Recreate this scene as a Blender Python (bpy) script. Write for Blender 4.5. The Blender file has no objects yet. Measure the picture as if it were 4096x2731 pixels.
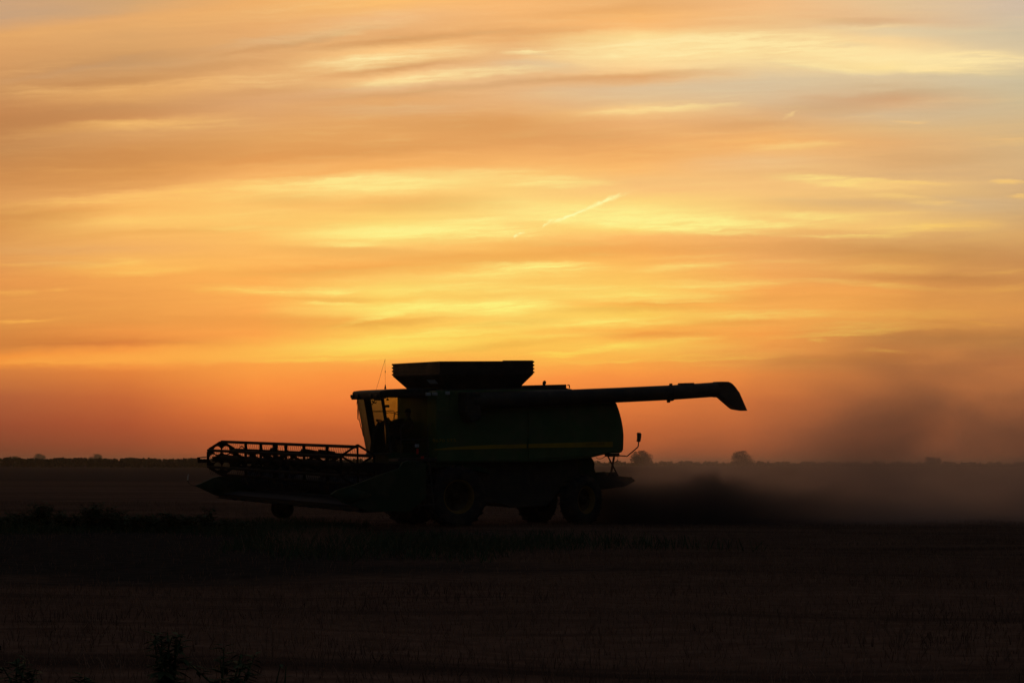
import bpy, bmesh, math, random
import numpy as np
from mathutils import Vector, Matrix

random.seed(7)
rng = np.random.default_rng(7)
SC = bpy.context.scene
COL = SC.collection
R = math.radians

# ------------------------------------------------------------------ camera
F = 8392.0                    # focal length in photo pixels (4096 wide)
CX, CY = 2048.0, 1365.5
HZ = 1852.0                   # photo row of the true horizon
CAM_H = 1.82
PITCH = math.atan((HZ - CY) / F)
ROLL = R(0.17)
fwd = Vector((0, math.cos(PITCH), math.sin(PITCH)))
r0 = Vector((1, 0, 0))
u0 = r0.cross(fwd)
right = r0 * math.cos(ROLL) + u0 * math.sin(ROLL)
up = right.cross(fwd)
cam_d = bpy.data.cameras.new('camera')
cam = bpy.data.objects.new('camera', cam_d)
COL.objects.link(cam)
cam_d.sensor_width = 36.0
cam_d.lens = 36.0 * F / 4096.0
cam_d.clip_start = 0.1
cam_d.clip_end = 20000.0
CAMP = Vector((0, 0, CAM_H))
m = Matrix((right, up, -fwd)).transposed().to_4x4()
m.translation = CAMP
cam.matrix_world = m
SC.camera = cam

SC.view_settings.view_transform = 'Standard'
SC.view_settings.look = 'None'
SC.view_settings.exposure = 0.0
SC.view_settings.gamma = 1.0
SC.cycles.max_bounces = 6
SC.cycles.diffuse_bounces = 2
SC.cycles.glossy_bounces = 2
SC.cycles.transparent_max_bounces = 16
SC.cycles.volume_bounces = 0
SC.cycles.volume_step_rate = 0.25
SC.cycles.volume_max_steps = 256

def lin(c):
    c = c / 255.0
    return c / 12.92 if c <= 0.04045 else ((c + 0.055) / 1.055) ** 2.4
def rgb(r, g, b):
    return (lin(r), lin(g), lin(b), 1.0)

# ------------------------------------------------------------------ node helper
class NT:
    def __init__(s, tree):
        s.t = tree; s.n = tree.nodes; s.l = tree.links
    def put(s, sock, v):
        if isinstance(v, bpy.types.NodeSocket):
            s.l.new(v, sock)
        elif v is not None:
            sock.default_value = v
    def math(s, op, a, b=None, c=None, clamp=False):
        n = s.n.new('ShaderNodeMath'); n.operation = op; n.use_clamp = clamp
        s.put(n.inputs[0], a); s.put(n.inputs[1], b)
        if c is not None: s.put(n.inputs[2], c)
        return n.outputs[0]
    def vec(s, op, a, b=None):
        n = s.n.new('ShaderNodeVectorMath'); n.operation = op
        s.put(n.inputs[0], a)
        if b is not None: s.put(n.inputs[1], b)
        return n.outputs['Value'] if op in ('DOT_PRODUCT', 'LENGTH') else n.outputs[0]
    def comb(s, x, y, z):
        n = s.n.new('ShaderNodeCombineXYZ')
        s.put(n.inputs[0], x); s.put(n.inputs[1], y); s.put(n.inputs[2], z)
        return n.outputs[0]
    def sep(s, v):
        n = s.n.new('ShaderNodeSeparateXYZ'); s.put(n.inputs[0], v)
        return n.outputs
    def noise(s, v, scale, detail=3.0, rough=0.55, dist=0.0):
        n = s.n.new('ShaderNodeTexNoise'); n.noise_dimensions = '3D'
        s.put(n.inputs['Vector'], v); n.inputs['Scale'].default_value = scale
        n.inputs['Detail'].default_value = detail; n.inputs['Roughness'].default_value = rough
        n.inputs['Distortion'].default_value = dist
        return n.outputs['Fac']
    def ramp(s, fac, stops, interp='LINEAR'):
        n = s.n.new('ShaderNodeValToRGB'); cr = n.color_ramp; cr.interpolation = interp
        stops = sorted(stops, key=lambda q: q[0])
        cr.elements[0].position = stops[0][0]; cr.elements[0].color = stops[0][1]
        cr.elements[1].position = stops[-1][0]; cr.elements[1].color = stops[-1][1]
        for p, c in stops[1:-1]:
            e = cr.elements.new(p); e.color = c
        s.put(n.inputs[0], fac)
        return n.outputs[0]
    def mix(s, fac, a, b, mode='MIX'):
        n = s.n.new('ShaderNodeMix'); n.data_type = 'RGBA'; n.blend_type = mode; n.clamp_factor = True
        s.put(n.inputs[0], fac); s.put(n.inputs[6], a); s.put(n.inputs[7], b)
        return n.outputs[2]
    def mapr(s, v, a, b, c, d, smooth=False):
        n = s.n.new('ShaderNodeMapRange'); n.clamp = True
        if smooth: n.interpolation_type = 'SMOOTHSTEP'
        s.put(n.inputs[0], v); s.put(n.inputs[1], a); s.put(n.inputs[2], b); s.put(n.inputs[3], c); s.put(n.inputs[4], d)
        return n.outputs[0]

# ------------------------------------------------------------------ world: dusk sky
SUN_AZ, SUN_EL = R(-1.0), R(1.5)       # just behind the dust on the horizon, left of centre
W = bpy.data.worlds.new('World'); SC.world = W; W.use_nodes = True
wt = W.node_tree; wt.nodes.clear(); N = NT(wt)
out = wt.nodes.new('ShaderNodeOutputWorld'); bg = wt.nodes.new('ShaderNodeBackground')
wt.links.new(bg.outputs[0], out.inputs[0])
geo = wt.nodes.new('ShaderNodeNewGeometry')
dirv = N.vec('SCALE', geo.outputs['Incoming']); dirv.node.inputs['Scale'].default_value = -1.0
dx, dy, dz = N.sep(dirv)
yc = N.math('MAXIMUM', dy, 0.15)
# sky coordinates on a vertical plane facing the sunset: across (u) and down (v), 8392 units = 45 degrees
U0 = N.math('MULTIPLY_ADD', N.math('DIVIDE', dx, yc), F, 2048.0)
V0 = N.math('MULTIPLY_ADD', N.math('DIVIDE', dz, yc), -F, HZ)
# wind-drawn wobble of the cloud bands
wv = N.comb(N.math('MULTIPLY', U0, 1 / 900.0), N.math('MULTIPLY', V0, 1 / 170.0), 0.0)
w1 = N.noise(wv, 1.0, 2.0, 0.5)
wv2 = N.comb(N.math('MULTIPLY', U0, 1 / 260.0), N.math('MULTIPLY', V0, 1 / 48.0), 3.0)
w2 = N.noise(wv2, 1.0, 3.0, 0.6)
V = N.math('MULTIPLY_ADD', N.math('SUBTRACT', w1, 0.5), 40.0, V0)
V = N.math('MULTIPLY_ADD', N.math('SUBTRACT', w2, 0.5), 24.0, V)
w3 = N.noise(N.comb(N.math('MULTIPLY', U0, 1 / 85.0), N.math('MULTIPLY', V0, 1 / 24.0), 9.0), 1.0, 4.0, 0.65)
V = N.math('MULTIPLY_ADD', N.math('SUBTRACT', w3, 0.5), 20.0, V)
U = N.math('MULTIPLY_ADD', N.math('SUBTRACT', w2, 0.5), 130.0, U0)

COLS = {
 0: [(0,206,164,124),(60,200,160,124),(125,228,168,104),(200,220,160,100),(320,206,150,96),(450,200,138,84),(600,199,140,84),(700,208,142,80),(800,224,158,90),
     (900,222,154,82),(1000,226,160,90),(1130,232,152,78),(1250,228,152,74),(1340,218,138,66),(1395,212,130,62),(1430,246,150,62),(1462,240,146,62),(1484,216,128,62),(1600,180,97,56),(1700,158,78,48),(1800,130,66,42),(1850,120,60,40)],
 512: [(0,212,166,116),(60,232,172,108),(130,222,166,106),(200,215,160,102),(250,206,158,108),(300,208,152,96),(360,226,166,100),(420,210,152,96),(465,214,152,94),(490,236,176,104),(520,218,160,100),(600,216,150,86),(690,218,150,82),(750,228,160,90),(775,250,185,105),(830,250,180,96),(890,255,198,108),
     (940,250,184,98),(1000,244,176,98),(1075,254,188,92),(1110,248,170,84),(1200,240,160,78),(1290,234,153,73),(1340,240,150,70),(1375,226,134,64),(1405,250,156,68),(1445,255,170,72),(1468,246,148,65),(1490,230,132,60),(1600,200,104,54),(1700,176,84,48),(1850,132,66,42)],
 1536: [(0,255,192,112),(60,240,186,128),(150,228,168,106),(190,255,202,132),(230,248,198,130),(270,228,168,108),(310,255,205,138),(350,232,182,128),(400,231,170,106),(520,230,166,98),(600,236,168,96),(670,250,180,100),(700,255,210,125),(740,255,220,130),(800,255,196,108),(870,255,210,112),(930,255,238,132),
     (990,255,196,105),(1060,255,180,88),(1110,255,200,100),(1160,255,220,108),(1200,255,205,95),(1230,255,230,113),(1270,255,190,85),(1340,255,205,88),(1385,255,226,100),(1420,255,190,80),(1470,255,165,72),(1500,255,150,66),(1600,244,130,60),(1700,214,106,53),(1850,158,78,44)],
 2560: [(0,238,178,112),(40,250,186,112),(90,250,186,115),(130,255,222,150),(250,255,214,150),(290,236,178,118),(340,230,192,145),(400,232,192,140),(430,250,205,138),(470,238,180,118),(600,240,172,100),(660,252,186,108),(720,248,194,122),(760,252,196,122),(800,255,212,122),(860,255,230,132),(905,255,222,120),
     (940,255,188,104),(1000,255,180,92),(1060,255,190,94),(1180,255,208,98),(1215,255,182,81),(1260,255,208,92),(1300,255,185,80),(1335,255,170,75),(1380,255,203,87),(1420,255,178,76),(1480,255,156,68),(1510,250,146,66),(1600,232,126,60),(1700,208,108,54),(1850,158,78,46)],
 3584: [(0,230,196,150),(60,228,186,140),(100,232,206,160),(150,250,214,155),(200,255,224,162),(260,255,226,155),(290,225,200,158),(340,215,182,138),(380,220,172,126),(440,216,184,142),(500,226,184,128),(560,230,176,116),(700,224,178,122),(725,248,200,126),(770,238,192,122),(800,228,182,120),(850,240,192,120),(905,250,202,118),
     (940,230,176,108),(1000,222,160,90),(1060,240,172,90),(1100,230,158,84),(1150,250,170,84),(1260,255,175,82),(1310,240,160,78),(1345,214,143,74),(1400,222,140,70),(1450,206,127,66),(1500,214,128,66),(1600,196,112,60),(1700,176,96,54),(1850,146,76,46)],
 1024: [(0,240,176,106),(120,232,172,110),(200,224,168,110),(300,232,174,112),(400,222,166,112),(550,228,165,98),(640,234,162,90),(700,248,180,102),(760,255,194,108),(870,255,198,106),
     (1000,255,188,98),(1100,255,178,86),(1250,255,172,82),(1340,255,165,75),(1400,255,182,78),(1440,255,182,78),(1466,255,162,70),(1560,250,142,62),(1650,232,120,55),(1740,200,98,50),(1800,184,90,48),(1850,160,78,44)],
 2048: [(0,250,186,116),(140,236,176,112),(250,236,190,136),(380,232,180,125),(470,230,166,100),(570,236,168,98),(640,250,184,106),(720,255,208,122),(860,255,216,124),
     (960,255,196,104),(1020,255,186,92),(1100,255,204,102),(1250,255,210,100),(1350,255,200,86),(1420,255,188,78),(1470,255,170,74),(1510,255,152,68),(1600,246,132,60),(1700,218,108,53),(1800,180,88,48),(1850,160,78,44)],
 3072: [(0,245,190,130),(80,238,190,132),(200,250,214,150),(300,226,198,156),(400,222,186,142),(480,228,174,116),(560,246,180,106),(640,244,190,124),(760,248,196,124),(860,252,204,120),
     (940,242,176,102),(1040,242,172,96),(1150,255,174,86),(1260,255,180,86),(1340,255,166,76),(1400,244,160,76),(1440,228,148,72),(1490,236,140,66),(1600,216,118,60),(1700,196,104,56),(1800,170,88,50),(1850,150,78,46)],
 4096: [(0,212,190,165),(120,210,192,160),(220,226,202,158),(300,206,190,155),(400,208,185,145),(540,216,180,130),(700,216,176,126),(830,212,172,120),(930,226,174,108),
     (1040,216,152,88),(1150,226,154,82),(1230,242,164,82),(1300,226,152,78),(1360,206,138,74),(1440,208,128,70),(1550,204,122,66),(1650,186,106,58),(1750,166,92,52),(1850,140,76,46)],
}
VN = N.math('MULTIPLY', N.math('ADD', V, 20.0), 1 / 1900.0)
# the bands climb to the right in the upper left, sink to the right in the upper right
shl = N.math('MULTIPLY', N.mapr(U0, 1500.0, 2800.0, 0.085, 0.015, True), N.mapr(V0, 700.0, 1000.0, 1.0, 0.25, True))
shr = N.math('MULTIPLY', N.mapr(U0, 2900.0, 3300.0, 0.0, -0.045, True), N.mapr(V0, 280.0, 420.0, 1.0, 0.0, True))
shear = N.math('MULTIPLY', N.math('ADD', shl, shr), 1 / 1900.0)
base = None
prevx = None
for x in sorted(COLS):
    c = N.ramp(N.math('ADD', VN, N.math('MULTIPLY', shear, N.math('SUBTRACT', U0, float(x)))), [((p[0] + 20) / 1900.0, rgb(*p[1:])) for p in COLS[x]])
    if base is None:
        base = c
    else:
        base = N.mix(N.mapr(U, float(prevx), float(x), 0.0, 1.0), base, c)
    prevx = x

# cloud streaks: cx, cy, half length, soft above, soft below, slope, bend, strength
LIGHT = [
 (700,70,900,40,40,-0.10,0,.30),(520,345,700,24,44,-0.07,0,.34),(120,350,200,16,16,-0.03,0,.3),(950,300,420,24,50,-0.06,0,.4),(120,270,240,14,18,-0.15,0,.2),
 (640,485,420,16,34,-0.03,0,.55),(1420,240,330,30,44,-0.05,0,.55),(1650,205,420,26,30,-0.09,0,.45),(1300,120,420,30,30,-0.15,0,.25),(1640,310,300,22,28,-0.11,0,.62),(1980,275,260,18,26,-0.06,0,.55),
 (2080,195,110,16,16,0,0,.6),(2500,180,420,40,72,-0.05,0,.62),(2900,150,520,34,100,-0.03,0,.66),(3150,150,420,50,70,.02,0,.6),(3600,205,560,36,66,.09,0,.72),(3950,205,320,30,36,.04,0,.7),(3300,250,300,18,22,.12,0,.5),(3750,268,240,24,14,.04,0,.65),
 (3450,90,300,12,18,-0.05,0,.22),(2650,425,360,12,18,-0.07,0,.5),(3200,575,260,18,24,-0.04,0,.4),(3658,473,70,8,8,0,0,.5),(3165,447,36,8,8,-0.6,0,.35),(4040,540,150,20,30,-0.05,0,.2),
 (400,790,520,14,26,-0.07,0,.36),(820,745,420,18,22,-0.085,0,.42),(1000,752,1050,16,70,-0.085,0,.45),(1180,728,360,24,30,-0.06,0,.5),(1560,735,420,36,36,-0.02,0,.62),(2200,725,260,34,26,0.0,0,.75),(1950,690,260,26,26,-0.05,0,.4),
 (480,890,180,26,18,-0.02,0,.4),(820,865,420,40,48,-0.05,0,.5),(960,918,220,20,20,-0.02,0,.45),(1480,940,320,46,20,0.0,0,.62),(1380,975,150,14,10,-0.02,0,.7),(1860,930,380,46,38,-0.01,0,.78),(1950,880,300,14,20,-0.04,0,.5),
 (2500,860,620,50,54,.045,0,.74),(2700,905,620,40,18,.06,0,.5),(3020,885,420,20,20,.05,0,.55),(3260,860,260,22,24,.04,0,.55),(3350,720,320,28,24,.07,0,.72),(3620,720,240,10,10,.05,0,.6),(3680,785,240,14,24,.11,0,.45),
 (3750,900,320,28,34,-0.07,0,.62),(3450,942,320,10,12,-0.0,0,.5),(4040,716,90,12,12,0.03,0,.8),(4080,768,60,10,10,0,0,.6),(3500,850,300,10,12,-0.05,0,.35),
 (350,1065,140,18,16,-0.05,0,.5),(510,1050,100,18,16,0.02,0,.5),(560,1092,240,16,22,-0.08,0,.6),(120,1060,220,8,10,-0.05,0,.3),(60,1175,120,14,16,0,0,.4),(230,1165,60,10,12,0,0,.3),(90,1293,180,9,9,-0.03,0,.7),
 (960,1160,260,26,28,.02,0,.62),(1240,1168,240,20,18,-0.06,-0.00006,.75),(1340,1212,180,8,12,0.02,0,.5),(1600,1240,260,34,14,-0.2,.00028,.8),(1850,1228,280,30,30,-0.02,0,.72),(2060,1225,240,40,44,-0.02,0,.85),(1780,1150,300,20,24,-0.08,0,.45),
 (2150,1072,320,28,20,0,0,.72),(2000,1095,420,20,26,-0.05,0,.4),(2000,1160,100,10,10,0,0,.4),(2300,1150,320,18,22,0.02,0,.4),(2550,1190,420,34,24,.0,0,.4),(1580,1380,360,14,12,-0.06,0,.8),(1700,1345,460,24,20,-0.05,0,.62),(1850,1310,380,18,18,-0.1,0,.4),(1450,1400,480,40,36,-0.03,0,.3),
 (2400,1290,460,22,30,-0.03,0,.5),(2180,1345,360,14,18,-0.05,0,.4),(2400,1392,200,14,14,-0.17,0,.7),(2240,1412,140,10,26,-0.03,0,.6),(2650,1365,360,14,18,-0.08,0,.36),(3100,1255,360,16,24,-0.02,0,.4),(2900,1130,360,26,24,-0.03,0,.3),(2720,1070,240,26,18,-0.05,0,.3),
 (3560,1070,260,20,18,.02,0,.24),(3550,1130,340,14,18,.07,0,.4),(3700,1255,420,26,20,-0.03,0,.34),(3500,1300,340,24,22,-0.05,0,.36),(4000,1150,240,30,24,-0.03,0,.24),(3920,1290,180,8,10,.06,0,.4),(3280,1360,50,8,10,0,0,.4),(3560,1395,110,8,10,.05,0,.3),(4040,1070,120,12,12,-0.1,0,.24),
 (420,1452,800,26,7,-0.012,0,.6),(1250,1446,420,18,7,-0.03,0,.5),(2600,1440,620,30,7,-0.03,0,.34),(3500,1330,520,22,8,-0.06,0,.45),(1000,1425,560,22,12,-0.02,0,.34),(1160,1440,300,8,14,-0.06,0,.3),
]
DARK = [
 (350,330,620,26,26,-0.08,0,.34),(250,470,700,60,60,-0.08,0,.42),(420,240,520,30,30,-0.11,0,.3),(640,620,800,70,50,-0.06,0,.3),(1180,155,420,14,16,-0.18,0,.5),(900,250,420,22,20,-0.08,0,.32),(1650,140,520,22,24,-0.10,0,.5),
 (1600,265,330,20,18,-0.13,0,.55),(1180,350,420,30,30,-0.08,0,.42),(1480,380,420,22,20,-0.05,0,.32),(1900,335,520,18,20,-0.09,0,.5),(2500,290,560,18,26,-0.06,0,.5),(2000,500,620,60,60,.02,0,.34),(1500,600,700,50,40,-0.08,0,.34),
 (2350,545,420,40,50,-0.04,0,.3),(3500,375,420,26,34,-0.07,0,.42),(3300,420,300,26,34,-0.02,0,.34),(2960,490,300,24,30,-0.06,0,.3),(3750,620,360,34,40,-0.02,0,.26),(2450,25,420,22,30,-0.06,0,.34),(2150,110,300,26,26,-0.04,0,.4),(3450,65,260,16,20,.0,0,.4),
 (80,860,340,40,60,0,0,.26),(300,850,330,20,20,-0.06,0,.3),(700,930,520,18,18,-0.04,0,.3),(1150,800,260,30,30,0,0,.36),(1700,810,420,34,40,-0.02,0,.5),(1450,1000,520,18,34,.02,0,.42),(1900,1030,560,24,40,-0.03,0,.42),(1300,1080,560,26,30,-0.02,0,.42),
 (2400,990,560,40,46,.0,0,.42),(3200,980,620,26,50,0,0,.42),(3700,1020,420,40,40,-0.02,0,.3),(3300,810,420,30,30,-0.0,0,.34),(3080,690,320,22,30,0,0,.2),(1150,1280,560,30,50,0,0,.42),(1560,1285,300,16,18,-0.07,0,.5),(1350,1195,240,10,14,-0.0,0,.35),
 (2050,1290,240,14,20,-0.08,0,.45),(2000,1385,300,18,16,-0.1,0,.36),(2500,1240,420,12,14,-0.03,0,.4),(2650,1215,260,9,12,-0.05,0,.34),(2620,1335,320,16,18,-0.0,0,.42),(2960,1290,300,16,18,0,0,.36),(2980,1190,260,20,20,0,0,.24),(3650,1100,420,20,20,0,0,.3),(3900,1110,320,24,28,0,0,.3),
 (3400,1190,300,18,18,0,0,.2),(3800,1285,240,10,12,.04,0,.3),(3900,1335,420,26,40,-0.02,0,.42),(3400,1420,420,20,30,-0.04,0,.36),(500,1375,520,20,18,0.02,0,.2),(150,1380,380,24,16,0,0,.2),
]
CONTRAIL = [
 (2330,838,165,9,9,-0.40,0,.85),(2285,857,70,8,7,-0.46,0,.9),(2440,792,90,11,10,-0.38,0,.6),(2187,888,26,8,8,-0.85,0,1.0),(2210,876,20,5,5,-0.6,0,.6),(2062,941,10,8,9,-0.6,0,1.0),(2083,930,16,4,5,-0.35,0,.9),
]
GREY = [
 (150,40,420,34,26,-0.03,0,.7),(330,262,420,14,16,-0.2,0,.3),(1150,140,420,22,30,-0.13,0,.5),(1500,340,260,12,18,-0.07,0,.35),(1560,430,420,34,40,-0.03,0,.35),(2150,250,240,20,36,.02,0,.6),(2600,340,620,30,60,-0.03,0,.55),(3150,320,520,40,90,-0.02,0,.6),
 (3000,640,420,40,60,-0.03,0,.25),(3350,270,320,8,10,.12,0,.45),(3700,120,420,36,30,.07,0,.45),(3960,140,260,30,50,.05,0,.5),(3900,300,320,24,40,.05,0,.5),(3700,330,420,30,60,-0.03,0,.35),(3800,440,420,46,60,-0.06,0,.3),(3430,165,120,12,14,.05,0,.5),(3900,800,360,30,50,0,0,.35),(3350,800,360,20,30,0,0,.25),
 (2130,205,90,10,10,.1,0,.3),(250,1055,260,10,22,0,0,.2),(300,1010,420,24,20,0,0,.15),
]
Uv = N.comb(U, U, U)
Vv = N.comb(V, V, V)
def streaks(feats, Uv=Uv, Vv=Vv):
    tot = None
    for i in range(0, len(feats), 3):
        g = list(feats[i:i + 3])
        while len(g) < 3: g.append((0, -9000, 1, 1, 1, 0, 0, 0))
        col = lambda k: tuple(float(q[k]) for q in g)
        a = N.vec('SUBTRACT', Uv, col(0))
        d = N.vec('SUBTRACT', Vv, col(1))
        d = N.vec('SUBTRACT', d, N.vec('MULTIPLY', a, col(5)))
        if any(q[6] for q in g):
            d = N.vec('SUBTRACT', d, N.vec('MULTIPLY', N.vec('MULTIPLY', a, a), col(6)))
        an = N.vec('MULTIPLY', a, tuple(1.0 / (1.15 * q[2]) for q in g))
        pu = N.vec('MULTIPLY', d, tuple(-1.0 / (1.25 * q[3]) for q in g))
        pd = N.vec('MULTIPLY', d, tuple(1.0 / (1.25 * q[4]) for q in g))
        mm = N.vec('MAXIMUM', pu, pd)
        s = N.vec('ADD', N.vec('MULTIPLY', an, an), N.vec('MULTIPLY', mm, mm))
        k = N.vec('MAXIMUM', N.vec('SUBTRACT', (1.0, 1.0, 1.0), s), (0.0, 0.0, 0.0))
        k = N.vec('MULTIPLY', k, k)
        w = N.vec('DOT_PRODUCT', k, col(7))
        tot = w if tot is None else N.math('ADD', tot, w)
    return tot
# fine fibres inside the bands
fv = N.comb(N.math('MULTIPLY', U0, 1 / 330.0), N.math('MULTIPLY_ADD', U0, 0.0016, N.math('MULTIPLY', V, 1 / 20.0)), 7.0)
fib = N.noise(fv, 1.0, 5.0, 0.62, 0.3)
bv = N.comb(N.math('MULTIPLY', U0, 1 / 1300.0), N.math('MULTIPLY_ADD', U0, 0.0009, N.math('MULTIPLY', V, 1 / 75.0)), 17.0)
brd = N.noise(bv, 1.0, 4.0, 0.6, 0.4)
strand = N.mapr(N.noise(N.comb(N.math('MULTIPLY', U0, 1 / 190.0), N.math('MULTIPLY_ADD', U0, 0.0035, N.math('MULTIPLY', V, 1 / 13.0)), 27.0), 1.0, 4.0, 0.6, 0.5), 0.36, 0.62, 0.45, 1.45)
low = N.mapr(V0, 1440.0, 1500.0, 1.0, 0.0, True)     # clouds stop above the dust layer on the horizon
tex = N.math('ADD', N.math('MULTIPLY', N.math('SUBTRACT', fib, 0.5), 1.1), N.math('MULTIPLY', N.math('SUBTRACT', brd, 0.5), 0.9))
mod = N.math('ADD', 0.92, N.math('MULTIPLY', tex, 1.2))
lm = N.math('MULTIPLY', N.math('MULTIPLY', N.math('MULTIPLY', streaks(LIGHT), mod), 0.95), strand)
dm = N.math('MULTIPLY', N.math('MULTIPLY', streaks(DARK), mod), 0.6)
gm = N.math('MULTIPLY', N.math('MULTIPLY', streaks(GREY), mod), 0.6)
lm = N.math('ADD', lm, N.math('MULTIPLY', N.math('MAXIMUM', tex, 0.0), 0.42))
dm = N.math('ADD', dm, N.math('MULTIPLY', N.math('MAXIMUM', N.math('MULTIPLY', tex, -1.0), 0.0), 0.26))
fl = N.noise(N.comb(N.math('MULTIPLY', U0, 1 / 34.0), N.math('MULTIPLY', V0, 1 / 22.0), 31.0), 1.0, 3.0, 0.6)
Uc = N.math('MULTIPLY_ADD', N.math('SUBTRACT', fl, 0.5), 26.0, U0); Vc = N.math('MULTIPLY_ADD', N.math('SUBTRACT', fl, 0.5), 20.0, V0)
ct = N.math('MULTIPLY', streaks(CONTRAIL, N.comb(Uc, Uc, Uc), N.comb(Vc, Vc, Vc)), N.mapr(fl, 0.32, 0.62, 0.25, 1.0))
lm = N.math('MULTIPLY', lm, low); dm = N.math('MULTIPLY', dm, low); gm = N.math('MULTIPLY', gm, low)
lcol = N.ramp(VN, [(0.0, rgb(255, 226, 160)), (0.15, rgb(255, 232, 165)), (0.3, rgb(255, 222, 140)), (0.47, rgb(255, 240, 142)), (0.65, rgb(255, 240, 124)), (0.76, rgb(255, 214, 86)), (1.0, rgb(255, 200, 80))])
side = N.mapr(N.math('ABSOLUTE', N.math('SUBTRACT', U0, 1950.0)), 900.0, 2050.0, 0.0, 1.0, True)
lcol2 = N.ramp(VN, [(0.0, rgb(246, 200, 140)), (0.13, rgb(255, 230, 168)), (0.26, rgb(252, 198, 118)), (0.4, rgb(255, 206, 116)), (0.55, rgb(255, 198, 96)), (0.7, rgb(255, 178, 78)), (1.0, rgb(250, 150, 66))])
lcol = N.mix(side, lcol, lcol2)
lcol3 = N.ramp(VN, [(0.0, rgb(240, 180, 108)), (0.15, rgb(240, 182, 114)), (0.27, rgb(246, 190, 112)), (0.4, rgb(255, 198, 108)), (0.52, rgb(255, 206, 108)), (0.62, rgb(255, 194, 90)), (0.76, rgb(255, 170, 72)), (1.0, rgb(250, 150, 66))])
lcol = N.mix(N.mapr(U0, 1500.0, 700.0, 0.0, 1.0, True), lcol, lcol3)
sky = N.mix(gm, base, N.mix(N.mapr(U0, 700.0, 2400.0, 0.0, 1.0), rgb(198, 162, 126), rgb(212, 194, 162)))
sky = N.mix(dm, sky, N.mix(1.0, sky, (0.62, 0.50, 0.42, 1.0), 'MULTIPLY'))
sky = N.mix(lm, sky, lcol)
sky = N.mix(ct, sky, rgb(255, 250, 168))
# the rest of the dome: clear dusk sky, dim away from the sunset
nish = wt.nodes.new('ShaderNodeTexSky'); nish.sky_type = 'NISHITA'; nish.sun_disc = False
nish.sun_elevation = SUN_EL; nish.sun_rotation = SUN_AZ
nish.air_density = 1.0; nish.dust_density = 2.0; nish.ozone_density = 1.5
dome = N.mix(1.0, nish.outputs[0], (0.075, 0.070, 0.068, 1.0), 'MULTIPLY')
dome = N.mix(1.0, dome, (0.014, 0.014, 0.016, 1.0), 'ADD')
dome = N.mix(1.0, dome, N.comb(*[N.mapr(dz, 0.0, 0.7, 0.30, 1.3, True)] * 3), 'MULTIPLY')   # the earth's shadow lies over the far horizon
keep = N.math('MULTIPLY', N.mapr(dz, 0.20, 0.50, 1.0, 0.0, True), N.mapr(dy, 0.25, 0.9, 0.0, 1.0, True))
final = N.mix(keep, dome, sky)
wt.links.new(final, bg.inputs[0])
bg.inputs[1].default_value = 1.0
W.cycles.sampling_method = 'MANUAL'
W.cycles.sample_map_resolution = 512

# ------------------------------------------------------------------ sun, all but set behind the horizon dust
sun_d = bpy.data.lights.new('sun', 'SUN'); sun_d.energy = 0.03; sun_d.angle = R(6); sun_d.color = (1.0, 0.55, 0.25)
sun = bpy.data.objects.new('sun', sun_d); COL.objects.link(sun)
sdir = Vector((math.sin(SUN_AZ) * math.cos(SUN_EL), math.cos(SUN_AZ) * math.cos(SUN_EL), math.sin(SUN_EL)))
sun.rotation_euler = sdir.to_track_quat('Z', 'Y').to_euler()
sun.location = (0, 200, 60)

# ------------------------------------------------------------------ materials
def mat(name, col, rough=0.6, metal=0.0, var=0.25, scale=3.0, spec=0.4, dust=None):
    mt = bpy.data.materials.new(name); mt.use_nodes = True
    n = NT(mt.node_tree); b = mt.node_tree.nodes['Principled BSDF']
    tc = mt.node_tree.nodes.new('ShaderNodeTexCoord')
    f = n.noise(tc.outputs['Object'], scale, 5.0, 0.6)
    c1 = tuple(c * (1 - var) for c in col[:3]) + (1,); c2 = tuple(c * (1 + var) for c in col[:3]) + (1,)
    c = n.ramp(f, [(0.3, c1), (0.7, c2)])
    if dust:
        f2 = n.noise(tc.outputs['Object'], scale * 0.6, 6.0, 0.65)
        c = n.mix(n.mapr(f2, 0.45, 0.75, 0.0, dust), c, (0.16, 0.11, 0.07, 1))
    mt.node_tree.links.new(c, b.inputs['Base Color'])
    r = n.mapr(f, 0.3, 0.7, max(0.05, rough - 0.1), min(1, rough + 0.12))
    mt.node_tree.links.new(r, b.inputs['Roughness'])
    b.inputs['Metallic'].default_value = metal
    b.inputs['Specular IOR Level'].default_value = spec
    return mt
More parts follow.
